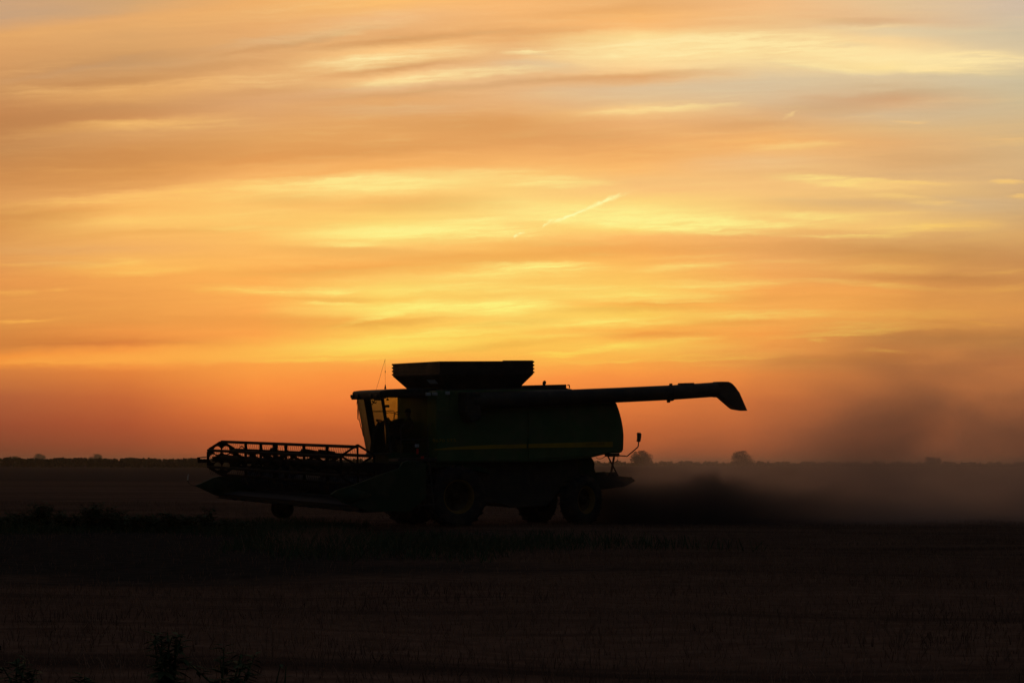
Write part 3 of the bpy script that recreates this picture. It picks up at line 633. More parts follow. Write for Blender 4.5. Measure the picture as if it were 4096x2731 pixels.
# inside: seat, wheel, monitors
sx, sz = A(1625, 1760, .0)
seat = MB().box(sx - .3, sx + .25, -.27, .27, sz - .12, sz).build('seat', M['seat'], cabp, .05)
MB().hexa([(sx - .36, -.25, sz - .05), (sx - .22, -.25, sz - .05), (sx - .22, .25, sz - .05), (sx - .36, .25, sz - .05), (sx - .46, -.22, sz + .72), (sx - .36, -.22, sz + .72), (sx - .36, .22, sz + .72), (sx - .46, .22, sz + .72)]).build('seat_back', M['seat'], seat, .04)
MB().box(sx - .25, sx + .2, -.2, .2, zf, sz - .12).build('seat_base', M['black'], seat)
w0 = A3(1530, 1690, .0)
swc = MB()
axw = Vector((-.45, 0, .9)).normalized(); e1_ = Vector((0, 1, 0)); e2_ = axw.cross(e1_)
rp = [w0 + (e1_ * math.cos(k * math.pi / 10) + e2_ * math.sin(k * math.pi / 10)) * .19 for k in range(21)]
swc.tube(rp, .02, 8, False)
for k in range(3):
    swc.tube([w0 - axw * .03, w0 + (e1_ * math.cos(k * 2.094) + e2_ * math.sin(k * 2.094)) * .19], .016, 6)
col_ = MB().prism([A(*q, .12) for q in [(1524,1688),(1538,1690),(1545,1812),(1490,1812),(1503,1718),(1517,1700)]], -.12, .12).build('steering_column', M['black'], cabp, .02)
swc.build('steering_wheel', M['black'], col_)
def pbox(name, x0p, y0p, x1p, y1p, Y, th, par, mt='black', bev=.006):
    a_, b_ = A(x0p, y0p, Y), A(x1p, y1p, Y)
    return MB().box(min(a_[0], b_[0]), max(a_[0], b_[0]), Y - th, Y + th, min(a_[1], b_[1]), max(a_[1], b_[1])).build(name, M[mt], par, bev)
MB().prism([A(*q, -.7) for q in [(1550,1668),(1558,1680),(1566,1686),(1586,1676),(1612,1672),(1612,1812),(1550,1812)]], -.86, -.62).build('side_console', M['black'], cabp, .02)
pbox('monitor', 1540, 1619, 1555, 1629, .4, .05, cabp)
pbox('radio', 1503, 1588, 1519, 1601, .0, .12, cabp)
MB().tube([A3(1500,1600,.1), A3(1496,1607,.1), A3(1491,1613,.1), A3(1487,1619,.1)], .014, 6).build('microphone', M['black'], cabp)
MB().tube([A3(1488,1601,.1), A3(1494,1610,.1), A3(1503,1612,.1), A3(1505,1606,.1)], .018, 6).build('microphone_cord', M['black'], cabp)
tri = [A3(*q, .0) for q in [(1550,1590), (1557,1601), (1543,1601)]]
def door_plane(px, py, k=.999):
    d = RI3 @ ray(px, py); p0 = Vector((nt_ - .03, .57, zr0)); p1 = Vector((xB + .1, .94, zr0)); nrm = (p1 - p0).cross(Vector((nb_ - .03, .57, zf)) - p0).normalized()
    t = (p0 - CL).dot(nrm) / d.dot(nrm); return CL + d * (t * k)
MB().add([door_plane(*q) for q in [(1550,1590), (1557,1601), (1543,1601)]], [(0, 1, 2)]).build('warning_decal', M['grey'], cabp)
# door mirror bracket and grab rail outside the door
hr = MB()
dp = lambda px, py: door_plane(px, py, .9985)
hr.tube([dp(1543,1645), dp(1556,1642), dp(1571,1642.5), dp(1578,1647), dp(1577,1652), dp(1560,1649), dp(1545,1651)], .013, 6)
hr.tube([dp(1597,1648), dp(1585,1648), dp(1578,1653), dp(1577,1665), dp(1575,1684)], .015, 6)
hr.tube([dp(1577,1653), dp(1588,1657), dp(1593,1654)], .014, 6)
hr.build('grab_rail', M['black'], cabp)

# ---- platform, ladder, railing and reflectors on the near side
xl, _ = A(1720, 1800, 1.5)
MB().box(xl - .15, xl + 1.05, .96, 1.62, zf - .22, zf - .14).build('platform', M['black'], comb, .01)
lad = MB()
for xx in (xl + .1, xl + .55):
    lad.tube([(xx, 1.62, zf - .15), (xx, 1.9, .55)], .03, 6)
for k in range(5):
    s_ = (k + .6) / 5; z_ = zf - .15 + (.55 - zf + .15) * s_
    lad.box(xl + .1, xl + .55, 1.58 + .28 * s_, 1.72 + .28 * s_, z_ - .015, z_ + .015)
lad.build('ladder', M['black'], comb)
rail = MB()
for xx in (xl + .1, xl + .95):
    rail.tube([(xx, 1.58, zf - .15), (xx, 1.58, zf + .75), (xx - .12, 1.58, zf + .85)], .018, 6)
rail.tube([(xl + .1, 1.58, zf + .4), (xl + .95, 1.58, zf + .4)], .016, 6)
rail.build('railing', M['black'], comb)
pbox('reflector', 1660, 1776, 1676, 1788, 1.6, .015, comb, 'white')
pbox('reflector', 1684, 1824, 1695, 1834, 1.66, .02, comb, 'red')
pbox('reflector', 1665, 1794, 1674, 1815, 1.6, .01, comb, 'red')
# front fender over the wheel and the shield ahead of it
fen = [A(*q, 1.45) for q in [(1640,1860),(1700,1846),(1800,1848),(1900,1856),(1960,1880),(1960,1895),(1900,1880),(1800,1868),(1700,1868),(1640,1890)]]
MB().prism(fen, .95, 1.45).build('fender', M['dark_green'], comb, .01)

# ---- feeder house
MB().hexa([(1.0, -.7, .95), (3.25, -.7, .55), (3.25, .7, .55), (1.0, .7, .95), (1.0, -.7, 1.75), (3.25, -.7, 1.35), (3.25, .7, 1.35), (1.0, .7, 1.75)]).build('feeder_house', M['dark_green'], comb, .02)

# ---- wheels
def make_wheel(rad, wid, rim_r, lugs, side):
    h = MB(); h.lathe([(0, .16), (.10, .16), (.14, .10), (.16, -.1), (0, -.1)], 20)
    hub = h.build('wheel', M['dull_yellow'], comb)
    w = wid / 2
    t = MB(); t.lathe([(rim_r, -w * .82), (rim_r + .05, -w * .95), (rad * .86, -w), (rad * .95, -w * .9), (rad * .965, -w * .5), (rad * .97, 0), (rad * .965, w * .5), (rad * .95, w * .9), (rad * .86, w), (rim_r + .05, w * .95), (rim_r, w * .82)], 56)
    for k in range(lugs):
        a = 2 * math.pi * k / lugs
        for sg in (-1, 1):
            a0 = a + (0 if sg < 0 else math.pi / lugs); pts_ = []
            for (f, da) in ((.02, 0.0), (.98, -.13)):
                for dd in (-.022, .022):
                    for rr in (rad * .95, rad):
                        aa = a0 + da + dd
                        pts_.append((rr * math.cos(aa), sg * w * f, rr * math.sin(aa)))
            p_ = pts_
            t.add(p_, [(0, 1, 3, 2), (4, 6, 7, 5), (0, 4, 5, 1), (2, 3, 7, 6), (1, 5, 7, 3), (0, 2, 6, 4)])
    t.build('tyre', M['rubber'], hub)
    s = side
    rm = MB(); rm.lathe([(rim_r + .015, s * w * .86), (rim_r - .02, s * w * .84), (rim_r - .05, s * w * .55), (rim_r - .06, s * w * .2)], 48)
    rm.build('rim', M['rim_yellow'], hub)
    rm = MB(); rm.lathe([(rim_r - .058, s * w * .22), (rim_r * .6, s * w * .02), (.2, s * w * .05), (.17, s * w * .25), (0, s * w * .25)], 48)
    for k in range(8):
        a = 2 * math.pi * k / 8
        c = (.23 * math.cos(a), s * w * .2, .23 * math.sin(a)); rm.tube([c, (c[0], c[1] + s * .03, c[2])], .018, 6)
    rm.build('wheel_disc', M['dull_yellow'], hub)
    return hub
def copy_tree(o, par):
    c = o.copy(); COL.objects.link(c); c.parent = par
    for ch in [q for q in bpy.data.objects if q.parent == o]:
        copy_tree(ch, c)
    return c
RF, RR = .90, .76
fwz = lambda x, y, r_: local_ground(x, y) + r_ - .03
w1_ = make_wheel(RF, .72, .475, 22, 1); w1_.location = (0, 1.42, fwz(0, 1.42, RF))
w2_ = copy_tree(w1_, comb); w2_.location = (0, -1.42, fwz(0, -1.42, RF)); w2_.rotation_euler = (0, 0, math.pi)
XR = A(2337, 1999, 1.4)[0]
w3_ = make_wheel(RR, .5, .40, 20, 1); w3_.location = (XR, 1.2, fwz(XR, 1.2, RR)); w3_.rotation_euler = (0, 0, R(21))
w4_ = copy_tree(w3_, comb); w4_.location = (XR, -1.5, fwz(XR, -1.5, RR)); w4_.rotation_euler = (0, 0, math.pi + R(21))
MB().tube([(XR, -1.45, RR), (XR, 1.15, RR)], .1, 10).build('rear_axle', M['black'], comb)
MB().tube([(0, -1.3, RF), (0, 1.3, RF)], .16, 12).build('front_axle', M['black'], comb)

# ---- header: trough, auger, knife, ends, dividers
HY = 5.25
XBK = A(1634, 1850, HY)[0]                     # back sheet
zlow_n = A(1400, 2027, HY - .1)[1]
x_kn = XBK + 1.45
kz = AX(1200, 2019, x_kn)[1]
back_top = AX(1100, 1850, XBK)[1]
hd = MB()
hd.prism([(XBK, kz + .12), (XBK - .06, kz + .12), (XBK - .06, back_top), (XBK, back_top)], -HY, HY)
hd.prism([(XBK, kz + .08), (XBK, kz + .14), (XBK + .45, kz + .10), (XBK + .9, kz + .14), (x_kn, kz + .06), (x_kn, kz), (XBK + .8, kz - .02)], -HY, HY)
hd.box(XBK - .22, XBK - .06, -HY, HY, back_top - .2, back_top - .02)
hd.box(XBK - .22, XBK - .06, -HY, HY, kz + .08, kz + .26)
head = hd.build('header', M['reel_black'], comb)
MB().prism([(XBK + .02, kz + .18), (XBK + .42, kz + .13), (XBK + .86, kz + .165), (XBK + 1.38, kz + .10), (XBK + 1.38, kz + .108), (XBK + .86, kz + .175), (XBK + .42, kz + .14), (XBK + .02, kz + .19)], -HY + .15, HY - .15).build('trough_floor', M['dull_steel'], head)
kb = MB(); kb.box(x_kn - .06, x_kn + .02, -HY, HY, kz - .03, kz + .0)
for k in range(137):
    y = -HY + .08 + k * (2 * HY - .16) / 136
    kb.add([(x_kn + .02, y - .03, kz), (x_kn + .02, y + .03, kz), (x_kn + .13, y, kz + .01), (x_kn + .02, y, kz - .03)], [(0, 2, 1), (0, 3, 2), (1, 2, 3), (0, 1, 3)])
kb.build('knife', M['dull_steel'], head)
sk = MB()
for k in range(12):
    y = -HY + .5 + k * .86
    sk.prism([(x_kn - .05, kz - .01), (x_kn - .2, kz - .07), (x_kn - .8, kz - .07), (x_kn - .95, kz)], y, y + .3)
sk.build('skid_plate', M['black'], head)
ag = MB(); axx, azz = XBK + .5, kz + .55
ag.tube([(axx, -HY + .1, azz), (axx, HY - .1, azz)], .2, 20)
for sgn in (-1, 1):
    rings = []
    nfl = 110
    for k in range(nfl + 1):
        y = sgn * (HY - .12 - (HY - .9) * k / nfl); a = sgn * k / nfl * 2 * math.pi * 7.5
        rings.append(((axx + .2 * math.cos(a), y, azz + .2 * math.sin(a)), (axx + .32 * math.cos(a), y, azz + .32 * math.sin(a))))
    v = [q for r_ in rings for q in r_]
    ag.add(v, [(2 * i, 2 * i + 1, 2 * i + 3, 2 * i + 2) for i in range(nfl)], True)
ag.build('header_auger', M['dull_steel'], head)
# end sheets with pointed dividers
ne = [A(*q, HY + .1) for q in [(1322,1978),(1345,1961),(1432,1933),(1514,1900),(1597,1873),(1611,1849),(1634,1841),(1690,1846),(1704,1860),(1704,1990),(1640,2046),(1470,2044),(1440,2032),(1370,2010)]]
MB().prism(ne, HY, HY + .12).build('end_panel', M['dark_green'], head, .02)
# the far divider is built where its pointed nose shows
fe = [A(*q, -HY - .1) for q in [(778,1942),(800,1932),(850,1909),(872,1904),(985,1900),(1060,1880),(1120,1870),(1120,2012),(1075,2009),(1000,2000),(900,1988),(860,1980)]]
MB().prism(fe, -HY - .12, -HY).build('end_panel', M['dark_green'], head, .02)
tipn, tipf = A3(1322, 1978, HY + .05), A3(778, 1942, -HY - .05)
for (tp, Yc, base_px) in ((tipf, -HY - .06, [(860, 1908), (860, 1978)]), (tipn, HY + .06, [(1400, 1946), (1400, 2018)])):
    zt_, zb_ = A(*base_px[0], Yc)[1], A(*base_px[1], Yc)[1]; xb2 = A(*base_px[0], Yc)[0]
    cone = MB(); rg = []
    for k in range(10):
        a = 2 * math.pi * k / 10
        rg.append((xb2, Yc + .17 * math.cos(a), (zt_ + zb_) / 2 + (zt_ - zb_) / 2 * math.sin(a)))
    cone.add(rg + [tuple(tp)] + [(xb2 - .9, Yc, (zt_ + zb_) / 2)], [(k, (k + 1) % 10, 10) for k in range(10)] + [((k + 1) % 10, k, 11) for k in range(10)], True)
    cone.build('crop_divider', M['dark_green'], head)
rod = MB().tube([tipf, A3(764, 1939, -HY), A3(755, 1931, -HY), A3(750, 1920, -HY)], .012, 6).build('divider_rod', M['black'], head)
MB().tube([A3(750.5, 1920, -HY), A3(751.5, 1908, -HY), A3(754, 1897, -HY)], .016, 6).build('divider_flag', M['rod'], head)
# gauge wheels, lifted clear of the ground with the header
def gauge(px, py, X):
    y, z = AX(px, py, X)
    t = MB(); t.lathe([(.1, -.1), (.2, -.11), (.27, -.09), (.29, 0), (.27, .09), (.2, .11), (.1, .1)], 28, 'y', (X, y, z)); t.lathe([(0, .1), (.1, .1), (.1, -.1), (0, -.1)], 16, 'y', (X, y, z))
    t.lathe([(.1, -.1 + .3), (.2, -.11 + .3), (.27, -.09 + .3), (.29, 0 + .3), (.27, .09 + .3), (.2, .11 + .3), (.1, .1 + .3)], 28, 'y', (X, y, z)); t.lathe([(0, .4), (.1, .4), (.1, .2), (0, .2)], 16, 'y', (X, y, z))
    gw = t.build('gauge_wheel', M['rubber'], head)
    MB().tube([(X, y + .15, z), (X + .1, y + .15, kz + .12)], .04, 8).build('wheel_leg', M['black'], head)
gauge(1122, 2032, XBK + .3)

# ---- reel
RXc, RZc = A(887, 1832, -5.0); Rn = A(1430, 1779, 5.0)
xn_, xf_ = Rn[0], RXc
rzn = Rn[1] - .55; rzf = RZc
RRAD = .50
def rc(s_): return Vector((xf_ + (xn_ - xf_) * s_, -5.0 + 10.0 * s_, rzf + (rzn - rzf) * s_))
rl_ = MB(); rl_.tube([rc(0), rc(1)], .085, 14)
reel = rl_.build('reel', M['reel_black'], comb)
HA = [R(90 + 60 * k) for k in range(6)]
for k in range(6):
    o_ = Vector((math.cos(HA[k]), 0, math.sin(HA[k]))) * RRAD
    MB().tube([rc(0) + o_, rc(1) + o_], .042, 8).build('reel_bat', M['reel_black'], reel)
    tn = MB()
    for j in range(66):
        p_ = rc((j + .5) / 66) + o_
        q_ = p_ + Vector((-.05, 0, -.24))
        tn.tube([p_, q_], .006, 3, False)
    tn.build('tine_row', M['reel_black'], reel)
def end_plate(s_, thick=.03):
    bm = bmesh.new(); c = rc(s_)
    # hexagon with six round windows, cut as polygons between spokes
    mb = MB()
    for k in range(6):
        a0, a1 = HA[k], HA[k] + R(60); am = (a0 + a1) / 2
        hc = Vector((math.cos(am), 0, math.sin(am))) * .275; hr_ = .125
        outer = []
        tri_ = [Vector((0, 0, 0)), Vector((math.cos(a0), 0, math.sin(a0))) * (RRAD + .05), Vector((math.cos(a1), 0, math.sin(a1))) * (RRAD + .05)]
        NP = 24; inn, ot = [], []
        for j in range(NP):
            t = 2 * math.pi * j / NP; d = Vector((math.cos(t), 0, math.sin(t)))
            inn.append(hc + d * hr_)
            best = 9
            for e in range(3):
                p0_, p1_ = tri_[e], tri_[(e + 1) % 3]; ed = p1_ - p0_; nn = Vector((ed.z, 0, -ed.x))
                den = d.dot(nn)
                if abs(den) > 1e-9:
                    tt = (p0_ - hc).dot(nn) / den
                    if tt > 0: best = min(best, tt)
            ot.append(hc + d * best)
        for sy in (-thick / 2, thick / 2):
            o_ = Vector((0, sy, 0))
            v = [c + q + o_ for q in inn] + [c + q + o_ for q in ot]
            mb.add(v, [(j, (j + 1) % NP, NP + (j + 1) % NP, NP + j) for j in range(NP)])
        for ring_ in (inn, ot):
            v = [c + q + Vector((0, -thick / 2, 0)) for q in ring_] + [c + q + Vector((0, thick / 2, 0)) for q in ring_]
            mb.add(v, [(j, (j + 1) % NP, NP + (j + 1) % NP, NP + j) for j in range(NP)])
    return mb.build('end_plate', M['reel_black'], reel)
end_plate(0.0)
for s_ in (1.0,):
    c = rc(s_); mb = MB()
    for k in range(6):
        v0 = Vector((math.cos(HA[k]), 0, math.sin(HA[k]))) * (RRAD + .05); v1 = Vector((math.cos(HA[(k + 1) % 6]), 0, math.sin(HA[(k + 1) % 6]))) * (RRAD + .05)
        mb.tube([c, c + v0], .03, 6); mb.tube([c + v0, c + v1], .03, 6)
    mb.build('end_plate', M['reel_black'], reel)
for s_ in (.2, .32, .43, .51, .64, .8):
    c = rc(s_); mb = MB()
    for k in range(6):
        v0 = Vector((math.cos(HA[k]), 0, math.sin(HA[k])))
        sd = Vector((-v0.z, 0, v0.x)) * (.035 if s_ != .43 else .06)
        a_, b_ = c + v0 * .05, c + v0 * (RRAD - .01)
        th = Vector((0, .015, 0))
        mb.hexa([a_ - sd - th, a_ + sd - th, a_ + sd + th, a_ - sd + th, b_ - sd * 1.3 - th, b_ + sd * 1.3 - th, b_ + sd * 1.3 + th, b_ - sd * 1.3 + th])
    mb.build('reel_spider', M['reel_black'], reel)
# reel arms from the back of the header to the reel shaft
for s_, nm in ((-.012, 'reel_arm'), (1.012, 'reel_arm'), (.57, 'reel_arm')):
    c = rc(s_); y = c.y
    MB().prism([(XBK - .1, back_top + .12), (XBK - .1, back_top - .1), (c.x + .25, c.z - .09), (c.x + .25, c.z + .05), (c.x - .2, c.z + .1)], y - .05, y + .05).build('reel_arm', M['reel_black'], comb, .01)
    MB().tube([(XBK + .1, y, kz + .6), (c.x - .5, y, c.z - .06)], .035, 8).build('lift_cylinder', M['reel_black'], comb)
pa, pb = A3(791, 1828, -5.06), A3(824, 1849, -5.06)
bx_ = MB(); yy0, yy1 = -5.12, -5.0
zA, zB = pa.z, pb.z; zm = zA - (zA - zB) * .35
bx_.prism([A(*q, -5.06) for q in [(791,1828.5), (824,1825), (824,1828), (798,1831), (798,1836.5), (824,1835), (824,1849), (794,1851)]], yy0, yy1)
bx_.build('reel_end_box', M['reel_black'], comb)
# hydraulic motor, plates and hoses around the reel centre
for poly_, Y in (([(1210,1795),(1218,1794),(1290,1806),(1296,1815),(1290,1830),(1195,1826),(1200,1812)], 1.0), ([(1278,1797),(1335,1805),(1342,1816),(1350,1835),(1275,1832)], 2.2)):
    MB().prism([A(*q, Y) for q in poly_], Y - .1, Y + .1).build('reel_shield', M['reel_black'], comb, .01)
mc = A3(1095, 1802, -1.2)
MB().tube([mc + Vector((0, -.12, 0)), mc + Vector((0, .12, 0))], .09, 14).build('reel_motor', M['reel_black'], comb)
MB().tube([A3(1072,1812,-1.3), A3(1075,1805,-1.3), A3(1082,1803,-1.3), A3(1088,1806,-1.3)], .015, 6).build('hose', M['reel_black'], comb)
MB().tube([A3(955,1800,-4), A3(962,1785,-4), A3(968,1783,-4), A3(975,1792,-4), A3(979,1808,-4)], .014, 6).build('hose', M['reel_black'], comb)
MB().tube([A3(962,1786,-3.9), A3(972,1786,-3.9), A3(977,1796,-3.9), A3(978,1806,-3.9)], .014, 6).build('hose', M['reel_black'], comb)

# ---- lettering on the side
def text(name, body, px, py, h_px, mt, Y, width_px=None):
    cu = bpy.data.curves.new(name, 'FONT'); cu.body = body; cu.size = 1.0; cu.extrude = .0
    ob = bpy.data.objects.new(name, cu); COL.objects.link(ob)
    bpy.context.view_layer.update()
    me = bpy.data.meshes.new_from_object(ob.evaluated_get(bpy.context.evaluated_depsgraph_get()))
    bpy.data.objects.remove(ob)
    o = bpy.data.objects.new(name, me); COL.objects.link(o); o.parent = comb
    me.materials.clear(); me.materials.append(mt)
    co = np.empty(len(me.vertices) * 3, dtype=np.float32); me.vertices.foreach_get('co', co); co = co.reshape(-1, 3)
    a_, b_ = A(px, py, Y), A(px, py - h_px, Y); hh = math.dist(a_, b_)
    sc_ = hh / (co[:, 1].max() - co[:, 1].min())
    sx_ = sc_
    if width_px:
        c_ = A(px + width_px, py, Y); sx_ = abs(c_[0] - a_[0]) / (co[:, 0].max() - co[:, 0].min())
    loc = np.stack([a_[0] - (co[:, 0] - co[:, 0].min()) * sx_, np.full(len(co), Y), a_[1] + (co[:, 1] - co[:, 1].min()) * sc_], -1)
    me.vertices.foreach_set('co', loc.astype(np.float32).ravel()); me.update()
    return o
text('model_lettering', '9670 STS', 1730, 1768, 12, M['yellow'], HW + .036, 94)
text('small_lettering', 'BULLET ROTOR', 1757, 1673, 8, M['grey'], HW + .036, 80)
text('brand_lettering', 'JOHN DEERE', 2344, 1783, 11, M['black'], YS + .004, 74)

# ------------------------------------------------------------------ operator in the cab
def skin_body(name, joints, bones, mt, parent=None, sub=2):
    me = bpy.data.meshes.new(name); me.from_pydata([j[0] for j in joints], bones, [])
    o = bpy.data.objects.new(name, me); COL.objects.link(o)
    sk_ = o.modifiers.new('skin', 'SKIN'); o.modifiers.new('sub', 'SUBSURF').levels = sub
    o.modifiers['sub'].render_levels = sub
    for i, j in enumerate(joints):
        me.skin_vertices[0].data[i].radius = (j[1], j[1]); me.skin_vertices[0].data[i].use_root = (i == 0)
    me.materials.append(mt)
    if parent: o.parent = parent
    return o
per = empty('person'); per.matrix_world = RM @ Matrix.Translation((sx, 0, sz))
tag(per, 'operator seated in the combine cab behind the tinted door glass, arms to the steering wheel', 'person')
wl = w0 - Vector((sx, 0, sz))
J = [((0, 0, .10), .15), ((-.06, 0, .30), .155), ((-.10, 0, .50), .15), ((-.10, 0, .60), .07), ((-.08, 0, .66), .06),
     ((-.10, .18, .52), .07), ((.05, .25, .30), .048), ((wl.x - .16, .16, wl.z + .02), .036),
     ((-.10, -.18, .52), .07), ((.05, -.25, .30), .048), ((wl.x - .16, -.16, wl.z + .02), .036),
     ((.12, .12, .09), .085), ((.45, .13, .10), .065), ((.50, .13, -.30), .048), ((.62, .13, -.34), .04),
     ((.12, -.12, .09), .085), ((.45, -.13, .10), .065), ((.50, -.13, -.30), .048), ((.62, -.13, -.34), .04)]
Bn = [(0, 1), (1, 2), (2, 3), (3, 4), (2, 5), (5, 6), (6, 7), (2, 8), (8, 9), (9, 10), (0, 11), (11, 12), (12, 13), (13, 14), (0, 15), (15, 16), (16, 17), (17, 18)]
skin_body('body', J, Bn, M['cloth'], per)
hb = MB()
prof = [(0, -.115), (.045, -.10), (.068, -.05), (.078, .0), (.082, .05), (.072, .09), (.04, .115), (0, .122)]
hb.lathe(prof, 20, 'z', (-.07, 0, .78)); hb.tube([(.0, 0, .765), (.028, 0, .752)], .012, 6)
hb.build('head', M['skin'], per)
cp = MB(); cp.lathe([(.088, .03), (.086, .07), (.07, .11), (.04, .13), (0, .135)], 20, 'z', (-.07, 0, .78)); cp.box(0, .09, -.06, .06, .815, .823); cp.build('cap', M['cloth'], per)
for sg in (-1, 1):
    hm = MB(); hx, hy, hz = wl.x - .16, sg * .16, wl.z + .02
    hm.tube([(hx, hy, hz), (hx + .05, hy, hz + .01), (hx + .09, hy, hz)], .03, 8, True, [.026, .038, .032])
    for k in range(4):
        yk = hy + (k - 1.5) * .019; L_ = (.055, .07, .066, .05)[k]
        hm.tube([(hx + .085, yk, hz + .005), (hx + .085 + L_ * .6, yk, hz + .004), (hx + .085 + L_ * .8, yk, hz - .03)], .009, 6)
    hm.tube([(hx + .03, hy - sg * .03, hz), (hx + .06, hy - sg * .06, hz - .01), (hx + .09, hy - sg * .065, hz - .02)], .011, 6)
    hm.build('hand', M['skin'], per)

# ------------------------------------------------------------------ stubble, grass and weeds
def blades(name, x, y, h, w, lean, mt, tri=True):
    n_ = len(x); z = gz(x, y); a = rng.uniform(0, math.pi, n_)
    dxx, dyy = np.cos(a) * w / 2, np.sin(a) * w / 2
    lx, ly = rng.normal(0, lean, n_) * h, rng.normal(0, lean, n_) * h
    p0 = np.stack([x - dxx, y - dyy, z - .02], -1); p1 = np.stack([x + dxx, y + dyy, z - .02], -1)
    p2 = np.stack([x + lx + dxx * .5, y + ly + dyy * .5, z + h], -1); p3 = np.stack([x + lx - dxx * .5, y + ly - dyy * .5, z + h], -1)
    v = np.stack([p0, p1, p2, p3], 1).reshape(-1, 3); f = np.arange(n_ * 4).reshape(-1, 4)
    o = np_mesh(name, v, f, mt); return o
NB = 210000
d_ = 15 + (95 - 15) * rng.random(NB) ** .75
th_ = rng.uniform(-.34, .34, NB)
bx, by = d_ * np.tan(th_), d_
row = np.round(by / .38) * .38 + rng.normal(0, .05, NB)
by = row
keepm = ~((by > 31) & (by < 58) & (bx < -1 + 3 * np.sin(by * .4)) & (rng.random(NB) < .9))
bx, by = bx[keepm], by[keepm]
tx, ty = rng.normal(-4.3, .55, 2600), rng.normal(47, 1.8, 2600)      # a thicker tuft of uncut straw
hh_ = np.concatenate([rng.uniform(.03, .11, len(bx)), rng.uniform(.10, .34, len(tx))])
bx, by = np.concatenate([bx, tx]), np.concatenate([by, ty])
st_ = blades('stubble', bx, by, hh_, rng.uniform(.005, .014, len(bx)), .4, M['stubble'])
tag(st_, 'reddish cut stubble covering the field in the foreground', 'stubble', kind='stuff')
NG = 26000
gx = rng.uniform(-6, 5.2, NG); gy = rng.uniform(37, 55, NG)
pat = .5 + .5 * np.sin(gx * 1.7 + 2 * np.sin(gy * .35)) * np.sin(gy * .55 + gx * .4)
kk = rng.random(NG) < np.clip(1.15 - np.abs((gy - 46 - 1.6 * np.sin(gx)) / 8) - np.clip((gx + 1.0) / 4.5, 0, 1) * (.35 + .65 * pat) - .5 * (1 - pat), 0, 1)
gr1 = blades('grass_strip', gx[kk], gy[kk], rng.uniform(.08, .30, kk.sum()), rng.uniform(.012, .03, kk.sum()), .4, M['grass'])
tag(gr1, 'low dark green grass in front of the combine wheels', 'grass', kind='stuff')
gx = rng.uniform(-18, -4, NG); gy = rng.uniform(50, 62, NG)
pat = .5 + .5 * np.sin(gx * .9 + 1) * np.sin(gy * .8 + gx * .3); kk = rng.random(NG) < np.clip(1.3 - np.abs((gy - 57) / 6) - .8 * (1 - pat), 0, 1)
gx, gy = gx[kk], gy[kk]
gr2 = blades('weed_cover', gx, gy, rng.uniform(.06, .28, len(gx)) * (.4 + .9 * pat[kk]), rng.uniform(.012, .03, len(gx)), .5, M['grass'])
tag(gr2, 'low green weeds along the tilled strip on the left', 'weeds', kind='stuff')

def leaf_quads(rs, centres, radii, count, size, flat=.6):
    c = centres[rs.integers(0, len(centres), count)]; r_ = radii if np.isscalar(radii) else radii
    off_ = rs.normal(0, 1, (count, 3)); off_ /= np.linalg.norm(off_, axis=1)[:, None]; off_ *= (rs.random(count) ** .45)[:, None] * r_
    off_[:, 2] *= flat; p = c + off_
    a = rs.normal(0, 1, (count, 3)); a /= np.linalg.norm(a, axis=1)[:, None]
    b2 = np.cross(a, rs.normal(0, 1, (count, 3))); b2 /= np.linalg.norm(b2, axis=1)[:, None]
    s = size * rs.uniform(.6, 1.4, (count, 1))
    v = np.stack([p - a * s, p - b2 * s * .6, p + a * s, p + b2 * s * .6], 1).reshape(-1, 3)
    return v
def weed(loc, h, spread, nst, label, group, seed, name='weed_plant', leaf=.05, nl=26):
    rs = np.random.default_rng(seed); root = empty(name, loc); tag(root, label, 'weed', group)
    stem = MB(); allv = []
    for k in range(nst):
        a = rs.uniform(0, 6.28); ln = h * rs.uniform(.65, 1.0) if k else h
        tip = Vector((math.cos(a) * spread * rs.uniform(.2, 1) * (0.25 if k == 0 else 1), math.sin(a) * spread * rs.uniform(.2, 1) * (0.25 if k == 0 else 1), ln))
        midp = tip * .5 + Vector((rs.normal(0, .03), rs.normal(0, .03), .05 * h))
        stem.tube([(0, 0, -.03), midp, tip], .008, 5, True, [.012, .008, .004])
        for j in range(nl):
            t = rs.uniform(.15, 1.03); p = np.array(midp * (2 * t) if t < .5 else midp + (tip - midp) * (2 * t - 1))
            an = rs.uniform(0, 6.28); L_ = leaf * rs.uniform(.7, 1.6) * (1.3 - .6 * t); dz_ = rs.uniform(-.4, .6)
            d = np.array([math.cos(an), math.sin(an), dz_]); d /= np.linalg.norm(d); sd = np.array([-math.sin(an), math.cos(an), 0]) * L_ * .33
            allv += [p, p + d * L_ * .9 + sd, p + d * L_ * 2 - np.array([0, 0, L_ * .3]), p + d * L_ * .9 - sd]
    stem.build('stem', M['leaf'], root)
    v = np.array(allv); f = np.arange(len(v)).reshape(-1, 4)
    o = np_mesh('foliage', v, f, M['leaf']); o.parent = root
    return root
GRP = 'weeds along the edge of the tilled strip'
spots = [(30,2050,2118,'broad low weed at the left edge of the photo'),(165,2004,2118,'tallest pointed weed near the left edge'),(270,2040,2120,'short bushy weed right of the tallest pointed weed'),
         (362,2014,2122,'upright weed with a pointed top, second tallest on the left'),(440,2026,2122,'rounded weed just right of the upright pointed one'),(596,2056,2126,'small weed standing alone in the gap of the weed row'),
         (690,2050,2128,'wide bushy weed below the header tip'),(735,2062,2128,'low weed leaning beside the wide bushy one'),(824,2026,2124,'thin tall weed below the nose of the far crop divider'),(905,2076,2128,'low spreading weed left of the gauge wheel'),
         (100,2044,2116,'narrow weed between the left edge and the tallest weed'),(520,2060,2124,'flat weed left of the gap in the weed row')]
